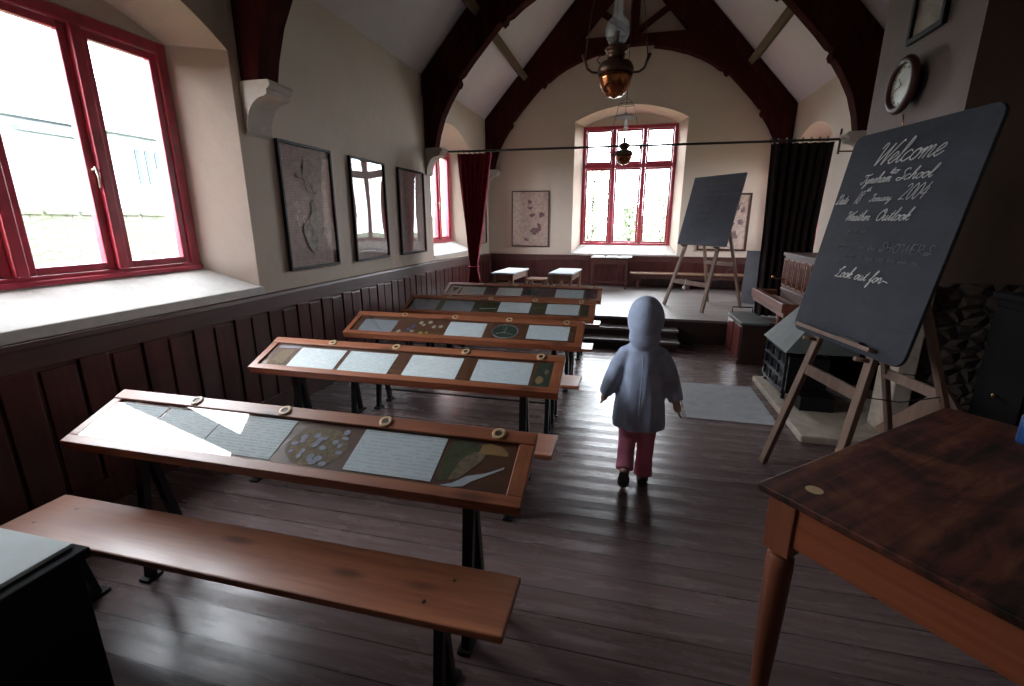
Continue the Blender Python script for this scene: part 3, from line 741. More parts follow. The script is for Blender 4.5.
def make_bench():
    root = bpy.data.objects.new('school_bench', None); COL.objects.link(root)
    mb = MB(); mb.box(0, DL+0.01, 0, 0.232, -0.026, 0); mb.build('seat_plank', 'pine_x', root, bevel=0.006)
    for x in (0.13, 1.69):
        lg = MB(); z = -0.0265
        lg.box(x-0.02, x+0.02, 0.02, 0.21, z-0.012, z)
        lg.bar((x, 0.04, z-0.01), (x, 0.115, z-0.11), 0.026, 0.022, up=(1,0,0)); lg.bar((x, 0.19, z-0.01), (x, 0.115, z-0.11), 0.026, 0.022, up=(1,0,0))
        lg.bar((x, 0.105, z-0.10), (x, 0.07, -0.408), 0.03, 0.03, up=(1,0,0)); lg.bar((x, 0.125, z-0.10), (x, 0.17, -0.408), 0.03, 0.03, up=(1,0,0))
        lg.box(x-0.025, x+0.025, 0.03, 0.21, -0.42, -0.406)
        lg.build('leg', 'iron', root)
        for (sx, sy) in ((x-0.03, 0.065), (x+0.03, 0.165)):
            MB().lathe([(0.0005, 0.0012), (0.006, 0.0012), (0.007, 0.0002)], 10, (sx, sy, 0)).build('screw', 'screw', root)
    return root
desk_labels = ['long sloping school desk nearest the camera, pine edged, with a landscape scene under glass',
               'second long sloping school desk from the camera, four white sheets under its glass',
               'third long sloping desk from the camera, with coloured scraps and a round drawing',
               'fourth long sloping desk from the camera, dull green board with grey sheets',
               'farthest long sloping school desk, next to the stage steps']
bench_labels = ['bare pine bench nearest the camera, in front of the nearest long desk',
                'pine bench between the nearest and the second long desk', 'pine bench between the second and the third long desk',
                'pine bench between the third and the fourth long desk', 'pine bench between the fourth and the farthest long desk']
boards = ['display_board', 'display_board', 'display_board', 'display_board_green', 'purple_board']
dproto = make_desk('display_board'); bproto = make_bench()
BY = [0.968, 1.99, 2.99, 3.955, 4.99]
for i, (rx, y) in enumerate(DESKS):
    d = dproto if i == 0 else copy_tree(dproto)
    d.location = (rx-DL, y-0.273, 0); tag(d, desk_labels[i], 'desk', 'long sloping school desks')
    for ch in d.children:
        if ch.name.startswith('display_panel') and boards[i] != 'display_board':
            ch.data = ch.data.copy(); ch.data.materials[0] = MATS[boards[i]]
    b = bproto if i == 0 else copy_tree(bproto)
    b.location = (rx-DL, BY[i], 0.42); tag(b, bench_labels[i], 'bench', 'long pine school benches')

# sheets and pictures lying under the glass of the desks
def on_desk(i, name, s0, s1, w0, w1, mat, label, cat, group=None, h=-0.0095, shape=None, th=0.0012, skew=0.0):
    rx, y = DESKS[i]
    mb = MB()
    if shape is None:
        mb.add([(s0+skew - s0, w1-w0, th), (s1-s0+skew, w1-w0, th), (s1-s0, 0, th), (0, 0, th), (s0+skew-s0, w1-w0, 0), (s1-s0+skew, w1-w0, 0), (s1-s0, 0, 0), (0, 0, 0)],
               [(3,2,1,0),(4,5,6,7),(0,1,5,4),(1,2,6,5),(2,3,7,6),(3,0,4,7)])
    else:
        mb.prism(shape, lambda a, b, k: (a, b, k), 0, th)
    o = mb.build(name, mat)
    o.matrix_world = desk_matrix(i) @ Matrix.Translation((s0, w0, h))
    return tag(o, label, cat, group)
G1 = 'written sheets under the desk glass'
P = [
 (0, 0.038, 0.315, 0.047, 0.238, 'paper_a', 'white sheet at the left end of the nearest desk'),
 (0, 0.330, 0.615, 0.052, 0.236, 'paper_b', 'bright sheet lit by window glare, second from the left on the nearest desk'),
 (0, 0.622, 0.950, 0.055, 0.246, 'paper_a', 'white sheet left of the pale shell picture on the nearest desk'),
 (0, 1.252, 1.585, 0.056, 0.245, 'paper_c', 'large two-column handwritten sheet near the right end of the nearest desk'),
 (1, 0.238, 0.556, 0.046, 0.229, 'paper_b', 'white sheet farthest left of four on the second desk'),
 (1, 0.586, 0.905, 0.040, 0.229, 'paper_a', 'second of four white sheets from the left on the second desk'),
 (1, 0.998, 1.322, 0.050, 0.235, 'paper_b', 'third of four white sheets from the left on the second desk'),
 (1, 1.410, 1.737, 0.052, 0.236, 'paper_c', 'white sheet with a dark scrawl at the right of the second desk'),
 (2, 0.105, 0.402, 0.040, 0.212, 'paper_grey', 'grey sheet at the left end of the third desk'),
 (2, 0.848, 1.152, 0.052, 0.232, 'paper_c', 'pale sheet in the middle of the third desk, left of the round drawing'),
 (2, 1.488, 1.800, 0.070, 0.245, 'paper_c', 'pale sheet at the right of the third desk, beyond the round drawing'),
 (3, 0.066, 0.347, 0.046, 0.236, 'paper_grey', 'dull grey sheet at the left end of the fourth desk'),
 (3, 0.410, 0.720, 0.044, 0.232, 'paper_grey', 'dull grey sheet second from the left on the fourth desk'),
 (3, 0.982, 1.292, 0.070, 0.245, 'paper_c', 'pale sheet third from the left on the fourth desk'),
 (3, 1.450, 1.760, 0.070, 0.245, 'paper_c', 'pale sheet with a small dark spot at the right of the fourth desk'),
 (4, 0.215, 0.513, 0.042, 0.225, 'paper_b', 'white sheet at the left of the farthest desk, beside the white triangle'),
 (4, 0.668, 0.970, 0.042, 0.225, 'paper_a', 'white sheet in the middle of the farthest desk'),
 (4, 1.375, 1.700, 0.045, 0.232, 'paper_c', 'white sheet near the right end of the farthest desk'),
]
for i, s0, s1, w0, w1, m, lab in P: on_desk(i, 'written_sheet', s0, s1, w0, w1, m, lab, 'paper', G1)
# pictures
def blob(cx, cy, rx, ry, n=14, wob=0.15, rnd=random):
    return [(cx + rx*(1+wob*(rnd.random()-0.5))*math.cos(2*math.pi*k/n), cy + ry*(1+wob*(rnd.random()-0.5))*math.sin(2*math.pi*k/n)) for k in range(n)]
def picture(i, label, parts, name='glazed_picture', cat='picture'):
    t = bpy.data.objects.new(name, None); COL.objects.link(t); t.matrix_world = desk_matrix(i) @ Matrix.Translation((0, 0, -0.0097))
    tag(t, label, cat)
    for k, (pn, poly, mat) in enumerate(parts):
        MB().prism(poly, lambda a, b, c: (a, b, c), 0.0002*k, 0.0006 + 0.0002*k).build(pn, mat, t)
    return t
rr = random.Random(3)
picture(0, 'landscape picture with green hill and orange sun at the right end of the nearest desk', [
    ('hill', [(1.60,0.20),(1.62,0.245),(1.70,0.244),(1.73,0.215),(1.70,0.17),(1.66,0.12),(1.63,0.07),(1.60,0.06)], 'hill_green'),
    ('rocks', [(1.66,0.16),(1.70,0.20),(1.745,0.21),(1.74,0.17),(1.71,0.13),(1.68,0.085),(1.64,0.07)], 'rock_tan'),
    ('sun', [(1.715,0.195),(1.72,0.235),(1.75,0.244),(1.79,0.235),(1.82,0.21),(1.822,0.195)], 'sun_orange'),
    ('foam', [(1.62,0.048),(1.66,0.062),(1.70,0.095),(1.76,0.115),(1.82,0.15),(1.82,0.142),(1.765,0.105),(1.72,0.075),(1.70,0.055),(1.66,0.046)], 'drawing_white')])
t0 = picture(0, 'picture of pale lilac shells between the sheets on the nearest desk', [
    ('sea_bed', blob(1.10, 0.14, 0.125, 0.09, 16, 0.1, rr), 'rock_tan')])
for k in range(22):
    MB().prism(blob(0.985 + 0.225*rr.random(), 0.06 + 0.16*rr.random(), 0.009+0.008*rr.random(), 0.008+0.006*rr.random(), 9, 0.2, rr), lambda a, b, c: (a, b, c), 0.0008, 0.002).build('shell', 'shell_lilac', t0)
picture(1, 'dark green picture with orange blotches at the right end of the second desk', [
    ('backdrop', [(1.755,0.05),(1.765,0.24),(1.848,0.242),(1.845,0.05)], 'green_scene'), ('blotch', blob(1.79, 0.10, 0.02, 0.03, 9, .4, rr), 'sun_orange'), ('blotch', blob(1.82, 0.17, 0.012, 0.02, 9, .4, rr), 'rock_tan')])
picture(1, 'faint pale scraps at the left end of the second desk', [
    ('scrap', [(0.09,0.06),(0.12,0.2),(0.21,0.21),(0.20,0.06)], 'rock_tan'), ('scrap', [(0.06,0.215),(0.08,0.235),(0.23,0.235),(0.22,0.215)], 'shell_lilac')])
sc = picture(2, 'coloured paper scraps of yellow, blue and cream on the third desk', [])
for k, (x, y, m) in enumerate([(0.46,0.07,'scrap_cream'),(0.53,0.10,'scrap_blue'),(0.56,0.15,'scrap_blue'),(0.65,0.06,'scrap_yellow'),(0.70,0.07,'scrap_yellow'),(0.64,0.17,'scrap_cream'),(0.73,0.15,'scrap_cream'),(0.79,0.16,'scrap_cream'),(0.57,0.08,'scrap_cream'),(0.61,0.20,'scrap_cream'),(0.68,0.21,'scrap_cream')]):
    MB().prism(blob(x, y, 0.018, 0.022, 5, 0.7, rr), lambda a, b, c: (a, b, c), 0, 0.001).build('scrap', m, sc)
ring = picture(2, 'round chalk-like drawing between two pale sheets on the third desk', [('disc', blob(1.315, 0.145, 0.10, 0.085, 24, 0.02, rr), 'green_scene')])
mbr = MB(); mbr.tube([(1.315+0.10*math.cos(2*math.pi*k/28), 0.145+0.085*math.sin(2*math.pi*k/28), 0.0008) for k in range(28)], 0.0035, 6, closed=True)
mbr.tube([(1.25,0.11,0.0012),(1.30,0.13,0.0012),(1.38,0.11,0.0012)], 0.003, 6); mbr.tube([(1.315,0.13,0.0012),(1.315,0.20,0.0012)], 0.003, 6)
mbr.build('outline', 'shell_lilac', ring)
picture(3, 'dim green drawing between the pale sheets on the fourth desk', [('field', [(0.80,0.06),(0.82,0.22),(0.96,0.22),(0.95,0.07)], 'hill_green'), ('path', [(0.80,0.10),(0.96,0.12),(0.96,0.135),(0.80,0.12)], 'shell_lilac')])
picture(3, 'dim drawing near the right end of the fourth desk', [('field', [(1.31,0.08),(1.32,0.23),(1.43,0.23),(1.42,0.08)], 'hill_green'), ('path', [(1.32,0.15),(1.42,0.18),(1.42,0.19),(1.32,0.165)], 'rock_tan')])
picture(4, 'white triangle card with a brown outline at the left end of the farthest desk', [('card', [(0.05,0.05),(0.06,0.245),(0.21,0.23),(0.18,0.05)], 'paper_b'), ('triangle', [(0.09,0.20),(0.17,0.20),(0.13,0.10)], 'rock_tan')])
picture(4, 'dark smudgy drawing in the middle of the farthest desk', [('field', [(1.00,0.09),(1.02,0.20),(1.18,0.20),(1.16,0.09)], 'farm_dark'), ('strip', [(0.98,0.05),(0.99,0.075),(1.12,0.075),(1.11,0.05)], 'oak_light')])

# ------------------------------------------------------------------ framed charts
def framed(name, label, Wd, Hd, M, fmat, pmat, fw=0.022, mount=0.0, group=None, bulge=0.004, features=None):
    """picture in local x (width) / z (height), facing -y; M places it"""
    t = bpy.data.objects.new(name, None); COL.objects.link(t); t.matrix_world = M; tag(t, label, 'picture', group)
    f = MB(); d = 0.03
    f.box(0, Wd, -d, 0, 0, fw); f.box(0, Wd, -d, 0, Hd-fw, Hd); f.box(0, fw, -d, 0, fw, Hd-fw); f.box(Wd-fw, Wd, -d, 0, fw, Hd-fw)
    f.build('picture_frame', fmat, t, bevel=0.003)
    p = MB(); p.box(fw, Wd-fw, -(Hd-2*fw), 0, -0.006, -0.002)        # drawn flat so that its writing rows follow y
    po = p.build('print', pmat, t); po.rotation_euler = (R(90), 0, 0); po.location = (0, -0.014, Hd-fw)
    po.matrix_local = Matrix.Translation((0, -0.008, Hd-fw)) @ Matrix.Rotation(R(90), 4, 'X')
    for (pn, poly, mt) in (features or []):
        fm = MB(); q_ = random.Random(len(poly)*7 + int(poly[0][0]*1000))
        cx_ = sum(p_[0] for p_ in poly)/len(poly); cz_ = sum(p_[1] for p_ in poly)/len(poly)
        ex = max(abs(p_[0]-cx_) for p_ in poly); ez = max(abs(p_[1]-cz_) for p_ in poly)
        for k in range(22):          # an engraving is a cluster of small overlapping inked shapes
            u_, v_ = q_.gauss(0, 0.42)*ex, q_.gauss(0, 0.42)*ez
            fm.prism(blob(cx_+u_, cz_+v_, ex*(0.22+0.34*q_.random()), ez*(0.18+0.32*q_.random()), 8, 0.9, q_), lambda a, b, d_: (a, d_, b), -0.0135 - 0.0001*k, -0.0125)
        fm.build(pn, mt, t)
    g = MB(); nx, nz = 10, 16; vs = []; fs = []
    for j in range(nz+1):
        for i in range(nx+1):
            u, v = i/nx, j/nz; e = math.sin(math.pi*u)*math.sin(math.pi*v)
            vs.append((fw + (Wd-2*fw)*u, -0.020 - bulge*e, fw + (Hd-2*fw)*v))
    for j in range(nz):
        for i in range(nx):
            a = j*(nx+1)+i; fs.append((a, a+1, a+nx+2, a+nx+1))
    g.add(vs, fs, 0, True); g.build('glass_sheet', 'glass', t, fix=False)   # normals face the room
    return t
ROTL = Matrix.Rotation(R(90), 4, 'Z')      # faces +X, x runs along +Y
plain('chart_dark', (0.30, 0.27, 0.25), 0.8, var=0.4, scale=20)
plain('chart_mid', (0.34, 0.27, 0.25), 0.8, var=0.3, scale=20)
plain('chart_blot', (0.16, 0.09, 0.10), 0.8, var=0.4, scale=25)
framed('framed_chart', 'tall black-framed chart nearest the large window on the left wall', 0.685, 1.02, Matrix.Translation((XL+0.002, 3.31, 1.105)) @ ROTL, 'frame_black', 'chart_print',
       features=[('engraving', blob(0.34, 0.30, 0.13, 0.15, 16, 0.3), 'chart_dark'), ('engraving', blob(0.40, 0.76, 0.12, 0.11, 16, 0.3), 'chart_mid')], group='framed charts on the left wall')
framed('framed_chart', 'middle of the three black-framed charts on the left wall, reflecting the far window', 0.685, 1.02, Matrix.Translation((XL+0.002, 4.30, 1.105)) @ ROTL, 'frame_black', 'chart_print', group='framed charts on the left wall', bulge=0.003)
framed('framed_chart', 'black-framed chart beside the stone corbel, third along the left wall', 0.70, 1.02, Matrix.Translation((XL+0.002, 5.30, 1.105)) @ Matrix.Rotation(R(-1.0), 4, 'Z') @ ROTL, 'frame_black', 'chart_print', group='framed charts on the left wall', bulge=0.003)
framed('framed_chart', 'thin-framed chart partly behind the red curtain near the far left corner', 0.62, 0.98, Matrix.Translation((XL+0.002, 8.25, 1.10)) @ ROTL, 'frame_brown', 'chart_far', fw=0.015)
framed('framed_chart', 'brown-framed chart of small figures on the far wall left of the window', 0.735, 1.04, Matrix.Translation((-2.235, YF-0.002, 1.03)), 'frame_brown', 'chart_far', fw=0.02, bulge=0.002,
       features=[('figure', blob(0.36, 0.84, 0.035, 0.03), 'chart_blot'), ('figure', blob(0.36, 0.72, 0.05, 0.03), 'chart_blot'), ('figure', blob(0.39, 0.58, 0.06, 0.03), 'chart_blot'), ('figure', blob(0.58, 0.60, 0.045, 0.05), 'chart_blot'),
                 ('figure', blob(0.45, 0.30, 0.06, 0.06), 'chart_blot'), ('figure', blob(0.55, 0.36, 0.03, 0.08), 'chart_blot'), ('figure', blob(0.28, 0.14, 0.05, 0.03), 'chart_blot')])
framed('framed_chart', 'dark-framed chart of creatures on the far wall behind the small easel', 0.82, 0.98, Matrix.Translation((1.20, YF-0.002, 1.0)), 'frame_brown', 'chart_far', fw=0.03, bulge=0.002,
       features=[('figure', blob(0.60, 0.74, 0.05, 0.05), 'chart_blot'), ('figure', blob(0.70, 0.70, 0.03, 0.05), 'chart_blot'), ('figure', blob(0.68, 0.50, 0.05, 0.04), 'chart_blot'), ('figure', blob(0.56, 0.46, 0.03, 0.04), 'chart_blot'), ('figure', blob(0.58, 0.26, 0.06, 0.06), 'chart_blot')])
ROTR = Matrix.Rotation(R(-90), 4, 'Z')     # faces -X, x runs along -Y
framed('framed_chart', 'dark-framed picture high on the chimney breast above the round clock', 0.42, 0.62, Matrix.Translation((CX-0.002, 4.34, 2.72)) @ ROTR, 'frame_black', 'mount_cream', fw=0.035)

# ------------------------------------------------------------------ wall clock
ck = thing('wall_clock', 'round mahogany school clock on the pale chimney breast', 'clock', (CX-0.002, 4.17, 2.43))
ck.rotation_euler = (0, R(-90), 0)          # local +z points into the room (-X)
MB().lathe([(0.105, 0.0), (0.115, 0.02), (0.115, 0.055), (0.10, 0.06)], 32).build('back_case', 'frame_black', ck)
MB().lathe([(0.125, 0.055), (0.185, 0.06), (0.19, 0.075), (0.175, 0.095), (0.15, 0.10), (0.137, 0.088), (0.135, 0.075)], 40, caps=False).build('bezel', 'clock_case', ck)
df = MB().lathe([(0.001, 0.0755), (0.1365, 0.075)], 40, caps=False).build('dial', 'clock_face', ck)
hm = MB()
for k in range(12):
    a = 2*math.pi*k/12; hm.bar((0.108*math.cos(a), 0.108*math.sin(a), 0.0775), (0.124*math.cos(a), 0.124*math.sin(a), 0.0775), 0.006, 0.002)
hm.build('numerals', 'frame_black', df)
MB().bar((0,0,0.080), (0.055, 0.045, 0.080), 0.008, 0.002, w2=(0.004, 0.002)).build('hour_hand', 'frame_black', ck)
MB().bar((0,0,0.083), (-0.03, 0.095, 0.083), 0.006, 0.002, w2=(0.003, 0.002)).build('minute_hand', 'frame_black', ck)
MB().tube([(-0.19, 0, 0.03), (-0.25, 0.004, 0.02), (-0.29, 0, 0.02)], 0.005).build('pull_chain', 'brass', ck)

# ------------------------------------------------------------------ chalk script
GL = {  # single-stroke script, x-height 1, ascender 2.1, descender -1
 'a':([[(0.75,0.8),(0.45,1),(0.12,0.7),(0.1,0.2),(0.35,0),(0.65,0.35),(0.78,0.95),(0.75,0.2),(0.95,0.05),(1.15,0.3)]],1.1),
 'c':([[(0.7,0.8),(0.45,1),(0.12,0.7),(0.1,0.25),(0.4,0),(0.9,0.35)]],0.85),
 'd':([[(0.75,0.8),(0.45,1),(0.12,0.7),(0.1,0.2),(0.35,0),(0.65,0.35),(0.8,1.2),(0.85,2.1),(0.76,1.0),(0.75,0.2),(0.95,0.05),(1.15,0.3)]],1.1),
 'e':([[(0,0.3),(0.4,0.5),(0.65,0.8),(0.45,1.02),(0.15,0.7),(0.15,0.2),(0.4,0),(0.85,0.35)]],0.8),
 'f':([[(0,0.3),(0.45,1.2),(0.6,2.0),(0.45,2.1),(0.3,1.5),(0.25,0),(0.2,-0.9),(0.35,-0.95),(0.42,-0.3),(0.35,0.1),(0.75,0.4)]],0.7),
 'h':([[(0,0.3),(0.4,1.3),(0.5,2.05),(0.33,2.1),(0.22,1.2),(0.15,0)],[(0.18,0.5),(0.45,0.95),(0.7,0.95),(0.68,0.2),(0.85,0.02),(1.1,0.3)]],1.05),
 'k':([[(0,0.3),(0.4,1.3),(0.5,2.05),(0.33,2.1),(0.22,1.2),(0.15,0)],[(0.2,0.5),(0.55,1.0),(0.7,0.8),(0.3,0.5),(0.65,0.05),(1.0,0.3)]],0.95),
 'l':([[(0,0.3),(0.45,1.3),(0.5,2.05),(0.33,2.1),(0.22,1.2),(0.25,0.15),(0.45,0),(0.7,0.3)]],0.6),
 'm':([[(0,0.5),(0.2,0.98),(0.18,0)],[(0.2,0.5),(0.42,0.98),(0.58,0.9),(0.55,0)],[(0.57,0.5),(0.8,0.98),(0.97,0.9),(0.93,0.2),(1.1,0.02),(1.35,0.3)]],1.3),
 'n':([[(0,0.5),(0.2,0.98),(0.18,0)],[(0.2,0.5),(0.45,0.98),(0.63,0.9),(0.6,0.2),(0.78,0.02),(1.0,0.3)]],0.95),
 'o':([[(0.5,1),(0.15,0.75),(0.1,0.25),(0.4,0),(0.7,0.3),(0.7,0.8),(0.5,1),(0.6,0.8),(1.0,0.85)]],0.92),
 'r':([[(0,0.3),(0.2,1.05),(0.3,0.85),(0.6,0.9),(0.52,0.3),(0.65,0.02),(0.95,0.3)]],0.88),
 't':([[(0,0.3),(0.35,1.1),(0.42,1.7),(0.3,0.5),(0.4,0.02),(0.75,0.3)],[(0.05,1.15),(0.65,1.2)]],0.7),
 'u':([[(0,0.4),(0.15,0.95),(0.1,0.3),(0.3,0),(0.6,0.35),(0.7,0.95),(0.66,0.2),(0.85,0.02),(1.1,0.3)]],1.05),
 'y':([[(0,0.4),(0.15,0.95),(0.12,0.4),(0.35,0.05),(0.6,0.4),(0.7,0.95),(0.6,-0.3),(0.3,-0.95),(0.12,-0.7),(0.5,-0.1),(1.05,0.3)]],1.0),
 'W':([[(0,1.6),(0.15,2.0),(0.42,1.95),(0.4,1.0),(0.45,0)],[(0.45,0),(0.9,1.1),(1.25,1.9)],[(1.2,1.9),(1.15,1.0),(1.2,0)],[(1.2,0),(1.6,1.1),(2.0,2.05),(2.15,1.9)]],1.75),
 'T':([[(0.1,1.5),(0.2,1.85),(0.7,1.85),(1.3,1.8),(1.6,2.0)],[(0.9,1.82),(0.82,0.8),(0.6,0.05),(0.2,0.0),(0.05,0.3),(0.3,0.45)]],1.2),
 'S':([[(1.2,1.7),(1.05,2.05),(0.65,1.95),(0.5,1.5),(0.85,1.0),(0.9,0.4),(0.5,0),(0.0,0.15),(0.05,0.5),(0.5,0.45),(1.1,0.3)]],1.2),
 'D':([[(0.5,1.9),(0.42,0.9),(0.2,0.1),(0.05,0.2),(0.4,0.1),(1.0,0.2),(1.35,1.0),(1.15,1.85),(0.5,2.05),(0.1,1.7),(0.3,1.4)]],1.5),
 'J':([[(0.2,1.6),(0.5,2.0),(1.2,2.0)],[(0.85,2.0),(0.8,0.8),(0.5,0),(0.1,0.1),(0.2,0.4)]],1.1),
 'O':([[(0.9,2.0),(0.35,1.7),(0.1,0.9),(0.35,0.1),(0.8,0.05),(1.2,0.7),(1.2,1.6),(0.85,2.0),(0.7,1.6),(1.1,1.4)]],1.4),
 'L':([[(0.1,1.3),(0.4,1.5),(0.9,1.9),(0.75,2.1),(0.5,1.6),(0.45,0.6),(0.2,0.0),(0.0,0.15),(0.4,0.1),(1.0,-0.05),(1.3,0.3)]],1.2),
 '1':([[(0.3,2.0),(0.3,0)]],0.5), '8':([[(0.6,1.75),(0.4,2.0),(0.15,1.7),(0.35,1.1),(0.65,0.6),(0.4,0),(0.1,0.35),(0.35,1.0),(0.65,1.5),(0.6,1.75)]],0.85),
 '2':([[(0.1,1.6),(0.4,2.0),(0.75,1.6),(0.45,0.8),(0.05,0.05),(0.45,0.12),(0.9,0.05)]],1.05),
 '0':([[(0.45,2.0),(0.12,1.4),(0.15,0.4),(0.42,0.0),(0.75,0.5),(0.75,1.5),(0.45,2.0)]],0.95),
 '4':([[(0.6,2.0),(0.35,1.2),(0.05,0.65),(0.9,0.75)],[(0.75,1.4),(0.65,0)]],1.0),
 '.':([[(0.2,0.02),(0.26,0.08)]],0.4), '-':([[(0.1,0.5),(0.5,0.52),(1.3,0.35)]],1.4), ' ':([],0.75),
 'M':([[(0.1,0),(0.2,2),(0.7,0.6),(1.2,2),(1.3,0)]],1.6),'I':([[(0.3,2),(0.3,0)]],0.6),'H':([[(0.1,2),(0.1,0)],[(0.1,1),(1.0,1)],[(1.0,2),(1.0,0)]],1.3),
 'E':([[(0.9,2),(0.1,2),(0.1,0),(0.9,0)],[(0.1,1),(0.7,1)]],1.15),'R':([[(0.1,0),(0.1,2),(0.9,1.8),(0.8,1.1),(0.1,1),(1.0,0)]],1.2),
 'C':([[(1.0,1.8),(0.5,2),(0.1,1.0),(0.5,0),(1.0,0.2)]],1.2),'U':([[(0.1,2),(0.1,0.4),(0.5,0),(0.9,0.4),(0.9,2)]],1.2),
}
def catmull(pts, k=4, sharp=False):
    if len(pts) < 3 or sharp: return pts
    out = []
    P_ = [pts[0]] + list(pts) + [pts[-1]]
    for i in range(1, len(P_)-2):
        p0, p1, p2, p3 = P_[i-1:i+3]
        for j in range(k):
            t = j/k
            out.append(tuple(0.5*((2*p1[q]) + (-p0[q]+p2[q])*t + (2*p0[q]-5*p1[q]+4*p2[q]-p3[q])*t*t + (-p0[q]+3*p1[q]-3*p2[q]+p3[q])*t**3) for q in (0, 1)))
    return out + [pts[-1]]
def text_width(s, caps=False): return sum(GL[ch][1] for ch in s)
def write(mb, s, x0, x1, z, h, r=0.0022, shear=0.55, rise=0.0, y=-0.001, sharp=False):
    """write s in the board's own x/z plane between x0 and x1, x-height h"""
    wd = text_width(s); k = (x1-x0) / (wd + 0.6)
    x = 0.0
    for ch in s:
        strokes, adv = GL[ch]
        for st_ in strokes:
            pts = catmull(st_, 4, sharp)
            q = [(x0 + (x + a)*k + b*h*shear, y, z + b*h + rise*(x+a)*k) for a, b in pts]
            mb.tube(q, r, 5)
        x += adv

def easel(name, label, cat, origin, phi, lean, W, H, legs_s, foot_w, rail_w, rear, zf, matn='easel_wood', top=0.55, ledge=True, rr_top=0.95, spread=0.0):
    """origin = board bottom-left corner; local x along board, z up; y = behind (+)"""
    t = thing(name, label, cat, (origin[0], origin[1], zf), R(phi))
    ca, sa = math.cos(R(lean)), math.sin(R(lean)); z0 = origin[2] - zf
    def P(s, w_, off=0.0): return Vector((s, w_*sa + off*ca, z0 + w_*ca - off*sa))
    wf_ = -z0 / ca
    (sl0, sl1), (sr0, sr1) = legs_s      # s at foot, s at board top
    off = 0.035
    for a, b in ((sl0, sl1), (sr0, sr1)):
        f0 = P(a, wf_, off); f0.z = 0.0; f1 = P(b, H*top, off)
        MB().bar(f0, f1, 0.05, 0.03, up=(0, -1, 0.1)).build('leg', matn, t, bevel=0.003)
    def at_w(a, b, w_): return a + (b-a) * (w_ - wf_) / (H*top - wf_)
    MB().bar(P(at_w(sl0, sl1, rail_w)+0.02, rail_w, off), P(at_w(sr0, sr1, rail_w)-0.02, rail_w, off), 0.024, 0.06, up=(0, 0.1, 1)).build('cross_rail', matn, t, bevel=0.003)
    MB().bar(P(sl1-0.02, H*top-0.04, off), P(sr1+0.02, H*top-0.04, off), 0.024, 0.07, up=(0, 0.1, 1)).build('head_rail', matn, t, bevel=0.003)
    for a, b in ((sl1 + 0.04, sl0 + 0.06 - spread), (sr1 - 0.04, sr0 - 0.06 + spread)):
        p0 = P(a, H*top-0.03, off + 0.035)
        MB().bar(p0, (b, rear, 0.0), 0.04, 0.028, up=(0, -1, 0.1)).build('rear_leg', matn, t, bevel=0.003)
    fr = 0.30 / (z0 + H*top*ca)
    def rl(a, b):
        p0 = P(a, H*top-0.03, off + 0.035); return Vector((b, rear, 0)).lerp(p0, 0.46)
    MB().bar(rl(sl1+0.04, sl0+0.06-spread), rl(sr1-0.04, sr0-0.06+spread), 0.022, 0.055, up=(0, 0.1, 1)).build('rear_rail', matn, t, bevel=0.003)
    cordz = 0.33
    a_ = rl(sr1-0.04, sr0-0.06+spread); b_ = P(at_w(sr0, sr1, rail_w), rail_w, off)
    MB().tube([b_, (a_+b_)/2 - Vector((0,0,0.03)), a_], 0.003, 6).build('stay_cord', 'rod_iron', t)
    for s_ in (at_w(sl0, sl1, -0.03), at_w(sr0, sr1, -0.03)):
        MB().tube([P(s_, -0.02, 0.025), P(s_, -0.02, -0.05)], 0.011, 8).build('peg', matn, t)
    return t, P
def board(label, origin, phi, lean, W, H, bmat, cut_r, th=0.018):
    o = bpy.data.objects.new('blackboard', None); COL.objects.link(o)
    o.matrix_world = Matrix.Translation(origin) @ Matrix.Rotation(R(phi), 4, 'Z') @ Matrix.Rotation(-R(lean), 4, 'X')
    tag(o, label, 'blackboard')
    pts = []
    for cx, cz, a0 in ((W-cut_r, cut_r, -90), (W-cut_r, H-cut_r, 0), (cut_r, H-cut_r, 90), (cut_r, cut_r, 180)):
        for k in range(5):
            a = R(a0 + 90*k/4); pts.append((cx + cut_r*math.cos(a), cz + cut_r*math.sin(a)))
    MB().prism(pts, lambda a, b, k: (a, k, b), 0, th).build('slate_panel', bmat, o, bevel=0.003)
    return o
B1O, B1P, B1L, B1W, B1H = (1.017, 3.13, 0.87), -78.1, 9.8, 0.854, 1.10
easel('easel', 'large pale wooden easel beside the teacher table holding the welcome blackboard', 'easel', B1O, B1P, B1L, B1W, B1H, ((0.10, 0.30), (0.70, 0.60)), 0, -0.20, 0.66, 0.0, spread=0.02)
b1 = board('large blackboard with a chalked welcome message, near the teacher table', B1O, B1P, B1L, B1W, B1H, 'board_slate', 0.055)
# the board's back sits against the easel legs
mb = MB()
write(mb, 'Welcome', 0.20, 0.66, 0.925, 0.050, 0.0028, 0.6)
write(mb, 'to', 0.36, 0.43, 0.872, 0.016, 0.0022)
write(mb, 'Tyneham', 0.165, 0.39, 0.835, 0.024, 0.0022, 0.6); write(mb, 'School', 0.415, 0.64, 0.835, 0.026, 0.0022, 0.6)
mb.build('chalk_writing', 'chalk', b1)
mb = MB(); write(mb, 'Date', 0.0+0.015, 0.12, 0.735, 0.026, 0.0019); write(mb, '18', 0.16, 0.23, 0.735, 0.032, 0.0017); write(mb, 'th', 0.235, 0.275, 0.795, 0.010, 0.0014)
write(mb, 'January', 0.28, 0.44, 0.742, 0.018, 0.0016); write(mb, '2004', 0.475, 0.64, 0.742, 0.036, 0.0018)
write(mb, 'Weather', 0.14, 0.34, 0.645, 0.024, 0.0022); write(mb, 'Outlook', 0.37, 0.60, 0.645, 0.028, 0.0022)
mb.build('chalk_writing', 'chalk', b1)
mb = MB(); write(mb, 'Look out for-', 0.22, 0.62, 0.345, 0.028, 0.0026)
mb.build('chalk_writing', 'chalk', b1)
